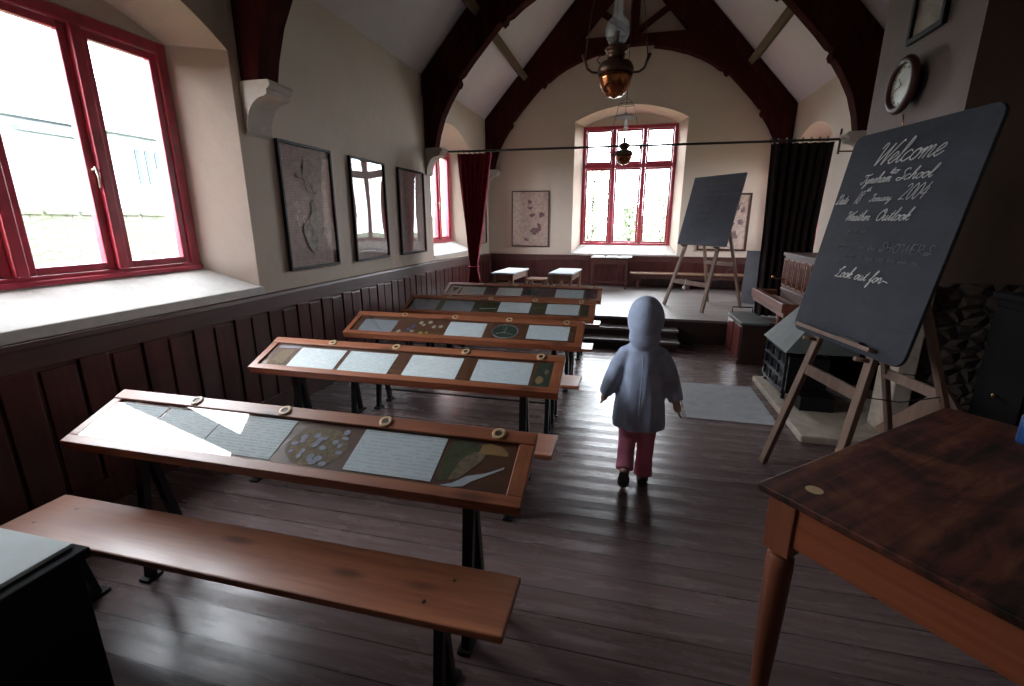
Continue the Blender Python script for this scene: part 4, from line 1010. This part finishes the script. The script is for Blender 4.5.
def scrawl(mb, x0, x1, z, r, seed, step=0.012):
    q_ = random.Random(seed); x = x0
    while x < x1:
        L = 0.03 + 0.04*q_.random(); n_ = int(L/step*2)+2
        mb.tube([(x + L*k/n_, -0.0006, z + (0.009 if k % 2 else -0.006)*(0.6+0.6*q_.random())) for k in range(n_)], r, 5); x += L + 0.015
mb = MB(); scrawl(mb, 0.20, 0.34, 0.585, 0.0015, 1); mb.build('faint_chalk_scrawl', 'chalk_faint', b1)['label'] = 'faint half-rubbed chalk scrawl'
mb = MB(); scrawl(mb, 0.17, 0.42, 0.505, 0.0014, 2); scrawl(mb, 0.22, 0.74, 0.455, 0.0014, 3); mb.build('faint_chalk_scrawl', 'chalk_faint', b1)['label'] = 'faint half-rubbed chalk scrawl'
mb = MB(); write(mb, 'SHOWERS', 0.47, 0.80, 0.495, 0.022, 0.0016, 0.15, y=-0.0006, sharp=True)
mb.build('faint_chalk_writing', 'chalk_faint', b1)['label'] = 'faint half-rubbed chalk capitals'
# ledge and chalk eraser strip
mb = MB(); mb.box(0.09, 0.70, -0.04, -0.001, 0.030, 0.042); mb.box(0.09, 0.70, -0.045, -0.04, 0.030, 0.050)
mb.build('chalk_ledge', 'easel_wood', b1, bevel=0.002)
ruler = MB().box(0.47, 0.62, -0.038, -0.012, 0.0427, 0.058).build('chalk_eraser', 'dark_wood'); ruler.matrix_world = b1.matrix_world
tag(ruler, 'dark chalk eraser lying on the ledge of the welcome blackboard', 'eraser')

B2O, B2P, B2L, B2W, B2H = (0.685, 7.227, 1.189), -51.7, 13.7, 0.856, 0.941
easel('easel', 'smaller wooden easel standing on the stage near the far window', 'easel', B2O, B2P, B2L, B2W, B2H, ((0.03, 0.20), (0.74, 0.69)), 0, -0.52, 0.62, STG_Z)
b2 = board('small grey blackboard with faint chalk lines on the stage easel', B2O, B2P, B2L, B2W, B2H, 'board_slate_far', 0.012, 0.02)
mb = MB(); rq = random.Random(5)
for z, a, b in ((0.83,0.30,0.62),(0.76,0.10,0.80),(0.69,0.08,0.36),(0.685,0.45,0.84),(0.58,0.12,0.35),(0.48,0.10,0.4),(0.40,0.12,0.5),(0.20,0.15,0.45),(0.12,0.08,0.75)):
    x = a
    while x < b:
        L = 0.02 + 0.03*rq.random(); mb.tube([(x+L*k/5, -0.0005, z + 0.010*math.sin(k*2.1+x*50)) for k in range(6)], 0.0022, 5); x += L + 0.012
mb.build('chalk_writing', 'chalk_far', b2)
mb = MB(); mb.tube([(0,0,0.0),(0.005,0,-0.05),(-0.004,0.004,-0.09)], 0.004, 6); mb.ell((-0.006,0.004,-0.12),(0.025,0.02,0.03))
ht = mb.build('chalk_duster', 'white_enamel'); tag(ht, 'small pale duster hanging from the rail of the stage easel', 'duster')
ht.location = (0.80, 6.86, 0.73)

# ------------------------------------------------------------------ oil lamps
def make_lamp():
    """z = 0 at the bottom of the font"""
    t = bpy.data.objects.new('oil_lamp', None); COL.objects.link(t)
    MB().lathe([(0.001, -0.006), (0.012, -0.004), (0.016, 0.004), (0.042, 0.006), (0.046, 0.014), (0.062, 0.028), (0.075, 0.052), (0.083, 0.08), (0.087, 0.105)], 28).build('font', 'copper', t)
    MB().lathe([(0.083, 0.105), (0.090, 0.108), (0.092, 0.125), (0.088, 0.14), (0.078, 0.158), (0.05, 0.165), (0.03, 0.17)], 28).build('cradle_band', 'lamp_bronze', t)
    bn = MB(); bn.lathe([(0.03, 0.17), (0.042, 0.18), (0.05, 0.195), (0.038, 0.205), (0.055, 0.212), (0.06, 0.222), (0.045, 0.235), (0.028, 0.245)], 24)
    bn.tube([(-0.055, 0, 0.2), (-0.085, 0, 0.195), (-0.095, 0, 0.175), (-0.08, 0, 0.16)], 0.003)
    bn.build('burner', 'lamp_bronze', t)
    MB().lathe([(0.026, 0.24), (0.045, 0.255), (0.060, 0.285), (0.063, 0.31), (0.052, 0.34), (0.030, 0.362), (0.024, 0.38), (0.023, 0.42), (0.022, 0.50)], 28, caps=False).build('chimney', 'lamp_glass', t)
    wk = MB(); wk.lathe([(0.014, 0.245), (0.012, 0.29), (0.016, 0.30), (0.002, 0.305)], 14); wk.build('wick_tube', 'lamp_bronze', t)
    for k, a in enumerate((R(10), R(190), R(95))):
        c, s_ = math.cos(a), math.sin(a)
        pts = [(0.09*c, 0.09*s_, 0.115), (0.12*c, 0.12*s_, 0.118), (0.145*c, 0.145*s_, 0.135), (0.155*c, 0.155*s_, 0.165), (0.165*c, 0.165*s_, 0.19)]
        am = MB(); am.tube(pts, [0.006, 0.006, 0.006, 0.007, 0.010]); am.ell((0.166*c, 0.166*s_, 0.195), (0.010, 0.010, 0.008)); am.build('arm', 'lamp_bronze', t)
        MB().tube([(0.158*c, 0.158*s_, 0.18), (0.13*c, 0.13*s_, 0.40), (0.075*c, 0.075*s_, 0.66)], 0.0028, 6).build('hanging_rod', 'lamp_bronze', t)
    MB().lathe([(0.112, 0.515), (0.105, 0.53), (0.06, 0.55), (0.02, 0.56), (0.006, 0.575)], 30, caps=False).build('smoke_bell', 'white_enamel', t)
    hk = MB(); hk.tube([(0.08*math.cos(k*math.pi/12), 0.08*math.sin(k*math.pi/12), 0.66) for k in range(24)], 0.004, 6, closed=True)
    for a in (R(10), R(190), R(95)): hk.tube([(0.08*math.cos(a), 0.08*math.sin(a), 0.66), (0, 0, 0.74)], 0.003, 6)
    hk.build('hanger_ring', 'lamp_bronze', t)
    return t
LZ1, LZ2 = 2.125, 2.165
l1 = make_lamp(); l1.location = (-0.117, 2.7, LZ1); tag(l1, 'copper oil lamp with glass chimney hanging nearest the camera', 'lamp', 'hanging oil lamps')
MB().tube([(0, 0, 0.74), (0, 0, APEX-LZ1-0.02)], 0.004, 6).build('chain', 'lamp_bronze', l1)
l2 = copy_tree(l1); l2.location = (-0.117, 6.10, LZ2); l2.scale = (1.15, 1.15, 1.0); tag(l2, 'smaller-looking dark oil lamp hanging in front of the far window', 'lamp', 'hanging oil lamps')
for ch in l2.children:
    if ch.name.startswith('chain'):
        ch.data = ch.data.copy()
        ch.data.clear_geometry()
        tmp = MB().tube([(0, 0, 0.74), (0, 0, 4.36-LZ2)], 0.004, 6).build('chain_tmp', 'lamp_bronze'); ch.data = tmp.data; bpy.data.objects.remove(tmp)

# ------------------------------------------------------------------ curtain rod and curtains
RY, RZ = 6.42, 2.43
rd = thing('curtain_rod', 'thin dark iron curtain rod spanning the whole room in front of the stage', 'curtain rod', (0, RY, RZ))
MB().tube([(XL+0.01, 0, 0), (-0.2, 0, -0.01), (2.27, 0, -0.02)], 0.014, 10).build('rod', 'rod_iron', rd)
mb = MB(); mb.tube([(2.27, 0, 0.09), (2.27, 0, -0.18)], 0.012, 8); mb.tube([(2.27, 0, -0.15), (XR-0.001, 0, -0.15)], 0.008, 8); mb.tube([(2.27, 0, 0.0), (XR-0.001, 0, 0.0)], 0.008, 8)
mb.build('end_bracket', 'rod_iron', rd)
def ringset(xs):
    for x in xs:
        m_ = MB(); m_.tube([(x, 0.026*math.cos(2*math.pi*k/14), -0.012 + 0.026*math.sin(2*math.pi*k/14)) for k in range(14)], 0.004, 6, closed=True)
        m_.build('curtain_ring', 'rod_iron', rd)
ringset([-2.33 + 0.075*k for k in range(7)]); ringset([1.55 + 0.085*k for k in range(8)])
def curtain(name, label, prof, mat, folds=7, amp=0.035, tie=None):
    """prof: list of (z, x0, x1, depth); cloth folded along x"""
    n = folds * 8 + 1; rings = []
    mb = MB(); vs = []; fs = []
    rows = []
    Z = []
    for i in range(len(prof)-1):
        for k in range(8): 
            t = k/8; Z.append(tuple(prof[i][q]*(1-t) + prof[i+1][q]*t for q in range(4)))
    Z.append(prof[-1])
    for side in (0, 1):
        for z, x0, x1, am in Z:
            for j in range(n):
                u = j/(n-1)
                y = RY + am*math.sin(2*math.pi*folds*u + 0.4*math.sin(z*1.7)) + 0.3*am*math.sin(5.1*math.pi*u*folds/3 + z)
                vs.append((x0 + (x1-x0)*u, y + side*0.006, z))
    m = len(Z)
    for side in (0, 1):
        o = side*n*m
        for i in range(m-1):
            for j in range(n-1):
                a = o + i*n + j; fs.append((a, a+1, a+n+1, a+n))
    for i in range(m-1):
        for j in (0, n-1):
            a = i*n + j; fs.append((a, a+n, a+n+n*m, a+n*m))
    mb.add(vs, fs, 0, True)
    t = thing(name, label, 'curtain', (0, 0, 0))
    mb.build('curtain_cloth', mat, t)
    return t
c1 = curtain('curtain', 'dark red curtain gathered by a tie at the left wall', [(2.395, -2.35, -1.86, 0.03), (2.1, -2.33, -1.90, 0.035), (1.5, -2.27, -1.98, 0.035), (1.1, -2.23, -2.05, 0.03), (0.90, -2.20, -2.08, 0.022), (0.84, -2.20, -2.08, 0.022), (0.6, -2.24, -2.03, 0.03), (0.34, -2.26, -2.00, 0.035)], 'curtain_red')
MB().tube([(-2.14 + 0.075*math.cos(2*math.pi*k/16), RY + 0.045*math.sin(2*math.pi*k/16), 0.87) for k in range(16)], 0.010, 8, closed=True).build('tie_back', 'curtain_red', c1)
curtain('curtain', 'very dark curtain hanging behind the harmonium at the right wall', [(2.385, 1.56, 2.22, 0.035), (1.4, 1.60, 2.18, 0.04), (0.34, 1.62, 2.20, 0.04)], 'curtain_dark')

# ------------------------------------------------------------------ small desks, stand and bench on the stage
def small_desk(label, x, y, wd, dp, zt, tm, rotz=0):
    t = thing('small_desk', label, 'desk', (x, y, STG_Z), rotz, 'small desks on the stage'); h_ = zt - STG_Z
    MB().box(0, wd, 0, dp, h_-0.022, h_).build('desk_top', tm, t, bevel=0.004)
    a = MB(); a.box(0.03, wd-0.03, 0.03, 0.045, h_-0.11, h_-0.023); a.box(0.03, wd-0.03, dp-0.045, dp-0.03, h_-0.11, h_-0.023)
    a.box(0.03, 0.045, 0.045, dp-0.045, h_-0.11, h_-0.023); a.box(wd-0.045, wd-0.03, 0.045, dp-0.045, h_-0.11, h_-0.023)
    a.build('apron', 'oak_light', t)
    for lx in (0.02, wd-0.06):
        for ly in (0.02, dp-0.06):
            MB().box(lx, lx+0.04, ly, ly+0.04, 0, h_-0.023).build('leg', 'oak_light', t, bevel=0.003)
    return t
small_desk('small oak desk with pale top, left of the pair on the stage', -1.88, 6.39, 0.345, 0.78, 0.80, 'paper_c', R(-4))
small_desk('small oak desk with pale top, right of the pair on the stage', -1.078, 6.52, 0.355, 0.78, 0.80, 'paper_c', R(-4))
t = thing('low_stool', 'low wooden stool between the two small stage desks', 'stool', (-1.42, 6.62, STG_Z))
MB().box(0, 0.28, 0, 0.30, 0.35, 0.375).build('seat', 'oak_light', t, bevel=0.004)
for lx in (0.02, 0.24):
    for ly in (0.02, 0.24): MB().box(lx, lx+0.035, ly, ly+0.035, 0, 0.349).build('leg', 'oak_light', t)
t = thing('side_table', 'tall narrow wooden table with papers on top, below the far window', 'table', (-0.645, 8.56, STG_Z))
hh = 0.56
MB().box(0, 0.67, 0, 0.42, hh-0.02, hh).build('table_top', 'dark_wood', t, bevel=0.003)
for y_ in (0.02, 0.385): MB().box(0.03, 0.64, y_, y_+0.015, hh-0.12, hh-0.021).build('apron', 'rail_wood', t)
for lx in (0.015, 0.62):
    for ly in (0.015, 0.37): MB().box(lx, lx+0.035, ly, ly+0.035, 0, hh-0.021).build('leg', 'rail_wood', t)
MB().box(0.05, 0.62, 0.05, 0.07, 0.10, 0.13).build('stretcher', 'rail_wood', t)
for k, (px, py, a_) in enumerate(((-0.60, 8.62, 0.1), (-0.37, 8.62, -0.05), (-0.13, 8.64, -0.05))):
    p_ = MB().box(0, 0.2, 0, 0.26, 0.0, 0.012).build('paper_stack', 'paper_b'); p_.location = (px, py, STG_Z+hh+0.0005); p_.rotation_euler = (0, 0, a_)
    tag(p_, ['left stack of white papers on the tall table below the far window', 'middle stack of white papers on the tall table below the far window', 'right stack of white papers on the tall table below the far window'][k], 'paper')
t = thing('low_table', 'long low wooden bench along the far wall under the window, behind the stage easel', 'bench', (0.06, 8.72, STG_Z))
MB().box(0, 2.1, 0, 0.30, 0.26, 0.285).build('bench_top', 'oak_light', t, bevel=0.004)
MB().box(0.06, 2.04, 0.03, 0.045, 0.19, 0.259).build('apron', 'rail_wood', t)
for lx in (0.12, 1.0, 1.9): MB().box(lx, lx+0.05, 0.06, 0.24, 0, 0.259).build('leg', 'rail_wood', t)
# leaning slate slab
sl = MB().box(0, 0.50, 0, 0.02, 0, 0.77).build('leaning_board', 'slate_grey', bevel=0.003); sl.location = (1.70, 7.60, STG_Z); sl.rotation_euler = (R(-6), 0, R(-20))
tag(sl, 'plain grey board standing on the stage behind the harmonium', 'board')

# ------------------------------------------------------------------ harmonium
hm_ = thing('harmonium', 'reddish carved wooden harmonium against the right wall before the dark curtain', 'harmonium', (1.45, 4.82, 0))
MB().box(0.44, 0.78, 0.02, 1.13, 0, 0.62).build('case', 'organ_case', hm_, bevel=0.006)
kb = MB(); kb.box(0.02, 0.80, 0.0, 1.16, 0.61, 0.66); kb.box(0.0, 0.07, 0.0, 1.16, 0.66, 0.75); kb.box(0.07, 0.26, 0.0, 0.07, 0.66, 0.74); kb.box(0.07, 0.26, 1.09, 1.16, 0.66, 0.74)
kb.build('key_shelf', 'organ_wood', hm_, bevel=0.006)
ky = MB(); 
for k in range(40): ky.box(0.10, 0.23, 0.080 + k*0.025, 0.080 + k*0.025 + 0.0238, 0.66, 0.69)
ky.build('keys', 'mount_cream', hm_)
for ly in (0.10, 0.38): MB().lathe([(0.02, 0), (0.03, 0.03), (0.018, 0.08), (0.03, 0.3), (0.02, 0.5), (0.032, 0.62)], 14, (0.10, ly, 0)).build('front_leg', 'organ_wood', hm_)
up = MB(); up.box(0.30, 0.80, 0.03, 1.13, 0.66, 1.13); up.box(0.28, 0.82, 0.01, 1.15, 1.13, 1.165); up.box(0.29, 0.81, 0.02, 1.14, 0.74, 0.77)
up.build('upper_case', 'organ_case', hm_, bevel=0.005)
fr = MB()
for k in range(6):
    y0 = 0.09 + k*0.175
    fr.box(0.286, 0.30, y0, y0+0.145, 0.80, 0.815); fr.box(0.286, 0.30, y0, y0+0.145, 1.085, 1.10)
    fr.box(0.286, 0.30, y0, y0+0.015, 0.815, 1.085); fr.box(0.286, 0.30, y0+0.13, y0+0.145, 0.815, 1.085)
    for q in range(5): fr.tube([(0.29, y0+0.025+q*0.024, 0.82), (0.287, y0+0.032+q*0.024, 0.88), (0.29, y0+0.022+q*0.024, 0.95), (0.287, y0+0.03+q*0.024, 1.02), (0.29, y0+0.025+q*0.024, 1.08)], 0.0045, 6)
fr.build('fretwork', 'organ_wood', hm_)
hl = MB(); hl.tube([(0.29, 0.97, 0.88), (0.20, 0.98, 0.88), (0.17, 0.98, 0.89)], 0.006); hl.ell((0.16, 0.98, 0.90), (0.02, 0.02, 0.02)); hl.build('candle_bracket', 'brass', hm_)

# red-panelled chest in front of the stage
ch_ = thing('panelled_chest', 'small dark chest with red panels and green cloth top before the stage', 'chest', (1.235, 5.27, 0))
MB().box(0, 0.25, 0, 0.70, 0.0, 0.44).build('body', 'dark_wood', ch_, bevel=0.004)
pn = MB(); pn.box(-0.014, -0.001, 0.03, 0.33, 0.06, 0.41); pn.box(-0.014, -0.001, 0.37, 0.67, 0.06, 0.41); pn.build('door_panel', 'mahogany', ch_, bevel=0.004)
bs = MB(); bs.box(-0.02, 0.0, 0, 0.70, 0.0, 0.05); bs.build('plinth', 'rail_wood', ch_)
MB().box(-0.02, 0.26, -0.01, 0.71, 0.44, 0.462).build('top_cover', 'sheet_cloth_green', ch_, bevel=0.006)
ra = MB(); ra.tube([(0.02, 0.66, 0.462), (0.02, 0.66, 0.52), (0.24, 0.66, 0.52), (0.24, 0.66, 0.462)], 0.007); ra.build('back_rail', 'iron', ch_)

# ------------------------------------------------------------------ cast-iron fire basket with hood
fg = thing('fire_grate', 'black cast-iron fire grate with barred front and grey metal hood on the hearth', 'grate', (1.33, 4.10, 0.055))
g = MB()
for y in (0.0, 0.185, 0.37, 0.555): g.box(-0.012, 0.012, y, y+0.022, 0.05, 0.40)
for z in (0.05, 0.16, 0.27, 0.38): g.box(-0.014, 0.014, 0, 0.577, z, z+0.02)
g.build('barred_front', 'grate_iron', fg, bevel=0.003)
MB().box(0.02, 0.32, 0.0, 0.577, 0.05, 0.36).build('fire_box', 'iron', fg, bevel=0.004)
for lx, ly in ((0, 0.01), (0, 0.54), (0.28, 0.01), (0.28, 0.54)): MB().box(lx, lx+0.025, ly, ly+0.025, 0, 0.051).build('leg', 'grate_iron', fg)
# hood: sloping front and gable sides, hollow
hd = MB()
bot = [(-0.03, -0.03), (-0.03, 0.62), (0.50, 0.62), (0.50, -0.03)]; top_ = [(0.26, 0.08), (0.26, 0.52), (0.50, 0.52), (0.50, 0.08)]
o_ = [(x, y, 0.41) for x, y in bot] + [(x, y, 0.78) for x, y in top_]
i_ = [(x + (0.006 if x < 0.3 else 0), y + (0.006 if y < 0.3 else -0.006), 0.41) for x, y in bot] + [(x + (0.006 if x < 0.3 else 0), y + (0.006 if y < 0.3 else -0.006), 0.775) for x, y in top_]
for vs in (o_, i_): hd.add(vs, [(0,1,5,4), (1,2,6,5), (3,0,4,7), (4,5,6,7)])
hd.add(o_[:4] + i_[:4], [(0,1,5,4), (1,2,6,5), (3,0,4,7)])
hd.build('hood', 'hood_metal', fg, fix=False)
st2 = MB(); st2.box(0.06, 0.30, -0.24, -0.06, 0.0, 0.11)
k_ = st2.build('hearth_block', 'iron'); k_.location = (1.33, 4.10, 0.0555); tag(k_, 'black iron block on the hearth beside the fire grate', 'block')
pk = MB(); pk.bar((0, 0, 0.045), (0.10, -0.42, 0.50), 0.16, 0.025, up=(1, 0, 0.3)); pko = pk.build('plank', 'easel_wood', bevel=0.003)
pko.location = (1.80, 3.50, 0.0); tag(pko, 'short wooden plank propped against the rubble stone behind the large easel', 'plank')
rb = random.Random(11)
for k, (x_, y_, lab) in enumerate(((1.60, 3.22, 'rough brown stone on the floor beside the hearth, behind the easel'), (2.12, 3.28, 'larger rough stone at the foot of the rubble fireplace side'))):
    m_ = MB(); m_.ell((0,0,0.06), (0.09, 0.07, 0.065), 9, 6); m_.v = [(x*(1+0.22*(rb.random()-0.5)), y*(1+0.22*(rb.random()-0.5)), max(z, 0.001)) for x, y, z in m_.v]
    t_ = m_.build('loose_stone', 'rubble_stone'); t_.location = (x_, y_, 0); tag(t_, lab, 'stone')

# ------------------------------------------------------------------ teacher's table
TA = math.atan2(0.669, 0.743)
tb = thing('teacher_table', 'large worn table with orange-brown apron at the right foreground', 'table', (0.401, 1.316, 0), TA)
TWd, TLn, TH = 1.18, 1.75, 0.78      # local x along the far edge, local -y along the near edge
MB().box(0, TWd, -TLn, 0, TH-0.024, TH).build('table_top', 'table_top_stained', tb, bevel=0.005)
for nm, (x0, x1, y0, y1) in {'a': (0.07, TWd-0.07, -0.055, -0.032), 'b': (0.07, TWd-0.07, -TLn+0.032, -TLn+0.055)}.items():
    MB().box(x0, x1, y0, y1, TH-0.16, TH-0.0245).build('apron', 'table_apron', tb, bevel=0.002)
for x0 in (0.032, TWd-0.055):
    MB().box(0, TLn-0.14, 0, 0.023, TH-0.16, TH-0.0245).build('apron', 'table_apron', tb, bevel=0.002).matrix_local = Matrix.Translation((x0+0.023, -TLn+0.07, 0)) @ Matrix.Rotation(R(90), 4, 'Z')
for lx in (0.062, TWd-0.062):
    for ly in (-0.062, -TLn+0.062):
        l_ = MB(); l_.box(lx-0.038, lx+0.038, ly-0.038, ly+0.038, TH-0.20, TH-0.0245)
        l_.lathe([(0.036, TH-0.20), (0.030, TH-0.215), (0.036, TH-0.225), (0.037, TH-0.26), (0.034, 0.35), (0.026, 0.08), (0.022, 0.0)][::-1], 18, (lx, ly, 0))
        l_.build('leg', 'table_leg', tb, bevel=0.003)
MB().lathe([(0.001, TH+0.0006), (0.022, TH+0.0004)], 20, (0.10, -0.10, 0), caps=False).build('pale_stain', 'inkwell_ring', tb)
bt = thing('blue_bottle', 'small blue bottle at the right edge of the teacher table', 'bottle', (1.342, 1.79, TH+0.0005))
MB().lathe([(0.001, 0), (0.03, 0.0), (0.032, 0.01), (0.032, 0.09), (0.014, 0.115), (0.014, 0.125)], 20).build('body', 'blue_plastic', bt)
MB().lathe([(0.016, 0.125), (0.016, 0.15), (0.001, 0.151)], 16).build('cap', 'white_enamel', bt)
# dark cupboard in the recess at the right
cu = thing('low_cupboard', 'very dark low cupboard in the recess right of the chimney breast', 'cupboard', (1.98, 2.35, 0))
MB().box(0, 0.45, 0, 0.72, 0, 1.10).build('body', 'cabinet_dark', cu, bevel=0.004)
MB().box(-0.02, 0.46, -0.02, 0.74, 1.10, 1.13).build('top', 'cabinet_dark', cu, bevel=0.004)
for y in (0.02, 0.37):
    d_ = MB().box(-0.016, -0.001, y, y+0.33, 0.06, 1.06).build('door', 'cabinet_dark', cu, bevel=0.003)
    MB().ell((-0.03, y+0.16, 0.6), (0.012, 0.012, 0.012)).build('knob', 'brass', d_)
# near-left cabinet
nc = thing('display_cabinet', 'shadow-black cabinet with top painted pale as window glare at the bottom left corner', 'cabinet', (-2.2, -0.35, 0))
MB().box(0, 1.045, 0, 0.98, 0, 0.765).build('body', 'cabinet_dark', nc, bevel=0.004)  # shadow on the body put into its near-black colour
MB().box(-0.01, 1.06, -0.01, 0.995, 0.765, 0.79).build('top_edge', 'cabinet_dark', nc, bevel=0.004)
MB().box(0.03, 1.025, 0.03, 0.985, 0.7905, 0.80).build('top_glare_sheet', 'cabinet_top_glare', nc, bevel=0.002)

# ------------------------------------------------------------------ child
def person():
    H = 1.10
    t = thing('person', 'small child in a hooded grey-blue coat and pink trousers walking away from the camera', 'person', (0.118, 2.58, 0), R(-2))
    def remesh(o, vox, it=4, fac=0.5):
        m = o.modifiers.new('r', 'REMESH'); m.mode = 'VOXEL'; m.voxel_size = vox; m.use_smooth_shade = True
        s = o.modifiers.new('s', 'SMOOTH'); s.factor = fac; s.iterations = it
    # joints (local: x right, y forward, z up)
    hipL, kneeL, ankL = (-0.052, 0.0, 0.50), (-0.055, 0.02, 0.27), (-0.058, -0.13, 0.115)   # trailing leg, heel lifted
    hipR, kneeR, ankR = (0.052, 0.0, 0.50), (0.052, 0.045, 0.27), (0.045, -0.035, 0.055)
    shL, elL, wrL = (-0.105, 0, 0.785), (-0.155, -0.02, 0.65), (-0.195, 0.03, 0.525)
    shR, elR, wrR = (0.105, 0, 0.785), (0.155, 0.03, 0.65), (0.195, -0.01, 0.52)
    b = MB()
    b.ell((0, 0.0, 0.985), (0.075, 0.088, 0.105), 20, 14)             # head
    b.ell((0, 0.055, 0.94), (0.05, 0.035, 0.045), 14, 8)              # jaw
    b.ell((0, 0.092, 0.965), (0.011, 0.016, 0.014), 10, 6)            # nose
    for s in (-1, 1): b.ell((s*0.075, -0.005, 0.965), (0.009, 0.018, 0.026), 8, 6)
    b.tube([(0, -0.005, 0.92), (0, -0.005, 0.84)], 0.036, 12)
    b.loft([[(rx*math.cos(a*math.pi/8), ry*math.sin(a*math.pi/8), z) for a in range(16)] for z, rx, ry in ((0.46, 0.09, 0.065), (0.52, 0.105, 0.075), (0.62, 0.09, 0.07), (0.74, 0.11, 0.075), (0.80, 0.10, 0.06), (0.84, 0.05, 0.045))])
    for a_, k_, n_ in ((hipL, kneeL, ankL), (hipR, kneeR, ankR)): b.tube([a_, k_, n_], [0.058, 0.042, 0.028], 12)
    for s_, e_, w_ in ((shL, elL, wrL), (shR, elR, wrR)): b.tube([s_, e_, w_], [0.036, 0.030, 0.020], 12)
    for (w_, e_, sx) in ((wrL, elL, -1), (wrR, elR, 1)):
        wv = Vector(w_); d = (wv - Vector(e_)).normalized(); side = Vector((0, 1, 0)); side = (side - d*side.dot(d)).normalized(); nrm = d.cross(side)
        b.tube([wv - d*0.005, wv + d*0.02, wv + d*0.045], [0.018, 0.022, 0.019], 10)
        for k in range(4):
            o_ = wv + d*0.045 + side*(0.017 - 0.0115*k); L = (0.034, 0.040, 0.037, 0.028)[k]
            b.tube([o_ - d*0.01, o_ + d*L*0.5 + nrm*0.002*sx, o_ + d*L + nrm*0.008*sx], [0.0062, 0.0058, 0.0048], 8)
        b.tube([wv + d*0.012 + side*0.014, wv + d*0.03 + side*0.030, wv + d*0.048 + side*0.034], [0.0075, 0.0068, 0.0055], 8)
    body = b.build('body', 'skin', t); remesh(body, 0.0045, 2)
    for s in (-1, 1):
        MB().ell((s*0.028, 0.081, 0.985), (0.011, 0.007, 0.008), 10, 6).build('eye', 'eye_dark', t)
    MB().ell((0, 0.088, 0.932), (0.018, 0.005, 0.005), 10, 6).build('mouth', 'lip', t)
    hr = MB(); hr.ell((0, -0.006, 0.998), (0.081, 0.090, 0.106), 20, 12)
    hr.v = [(x, min(y, 0.052), z) for x, y, z in hr.v]; hr.build('hair', 'hair', t)
    # coat
    c = MB(); n = 28
    rings = []
    for z, rx, ry, cy in ((0.365, 0.142, 0.112, -0.01), (0.41, 0.146, 0.115, -0.01), (0.48, 0.141, 0.110, -0.005), (0.58, 0.130, 0.102, 0), (0.68, 0.120, 0.094, 0), (0.76, 0.112, 0.086, 0), (0.81, 0.094, 0.078, 0), (0.84, 0.082, 0.072, 0), (0.87, 0.066, 0.066, -0.004)):
        rings.append([(rx*(1 + 0.055*math.sin(5*a_*2*math.pi/n + z*8)*(0.87-z)*2)*math.cos(a_*2*math.pi/n), cy + ry*(1 + 0.10*math.sin(7*a_*2*math.pi/n + z*5)*(0.87-z)*2)*math.sin(a_*2*math.pi/n), z) for a_ in range(n)])
    c.loft(rings)
    c.ell((0, -0.012, 0.990), (0.098, 0.114, 0.128), 24, 16); c.ell((0, -0.03, 1.035), (0.074, 0.088, 0.083), 20, 12)          # hood
    c.ell((0, -0.055, 0.90), (0.085, 0.055, 0.075), 18, 10)           # hood drape on the neck
    c.tube([(-0.045, 0, 0.81), (-0.088, 0, 0.785), (-0.128, -0.01, 0.72), elL, (-0.178, 0.005, 0.58), (wrL[0], wrL[1], wrL[2]+0.012)], [0.045, 0.052, 0.052, 0.050, 0.046, 0.040], 16)
    c.tube([(0.045, 0, 0.81), (0.088, 0, 0.785), (0.128, 0.01, 0.72), elR, (0.178, 0.01, 0.58), (wrR[0], wrR[1], wrR[2]+0.012)], [0.045, 0.052, 0.052, 0.050, 0.046, 0.040], 16)
    coat = c.build('hooded_coat', 'fleece', t); remesh(coat, 0.0075, 5)
    # face opening of the hood
    fc = MB().ell((0, 0.115, 0.965), (0.070, 0.062, 0.092), 18, 12).build('cutter', 'fleece', t)
    bm_ = coat.modifiers.new('face', 'BOOLEAN'); bm_.operation = 'DIFFERENCE'; bm_.object = fc; bm_.solver = 'EXACT'
    dg = bpy.context.evaluated_depsgraph_get(); dg.update()
    me = bpy.data.meshes.new_from_object(coat.evaluated_get(dg)); coat.modifiers.clear(); coat.data = me
    for p in me.polygons: p.use_smooth = True
    bpy.data.objects.remove(fc, do_unlink=True)
    # seam down the back
    MB().tube([(0, -0.106, 0.40), (0, -0.112, 0.55), (0, -0.103, 0.70), (0, -0.098, 0.80)], 0.004, 6).build('back_seam', 'fleece', t)
    tr = MB()
    tr.tube([(-0.05, 0, 0.53), (-0.055, 0.005, 0.42), kneeL, (-0.058, -0.06, 0.19), (-0.058, -0.115, 0.13)], [0.070, 0.064, 0.052, 0.048, 0.052], 18)
    tr.tube([(0.05, 0, 0.53), (0.052, 0.02, 0.42), kneeR, (0.048, 0.01, 0.16), (0.045, -0.025, 0.06)], [0.070, 0.064, 0.052, 0.048, 0.054], 18)
    tr.ell((0, 0, 0.50), (0.115, 0.085, 0.07), 20, 10)
    tro = tr.build('trousers', 'trousers_pink', t); remesh(tro, 0.007, 4)
    for a_, tip, rz in ((ankL, Vector((-0.06, -0.10, 0.04)), 0), (ankR, Vector((0.05, 0.085, 0.028)), 0)):
        s = MB(); A = Vector(a_)
        if a_ is ankL:
            s.tube([A + Vector((0, -0.015, -0.012)), (A + tip)/2 + Vector((0, -0.012, -0.004)), tip, tip + Vector((0, 0.03, -0.018))], [0.030, 0.034, 0.034, 0.022], 14)
        else:
            s.tube([(0.045, -0.065, 0.030), (0.045, -0.03, 0.034), (0.048, 0.04, 0.034), (0.05, 0.09, 0.024)], [0.026, 0.033, 0.034, 0.022], 14)
        s.build('shoe', 'shoe_dark', t)
    return t
person()
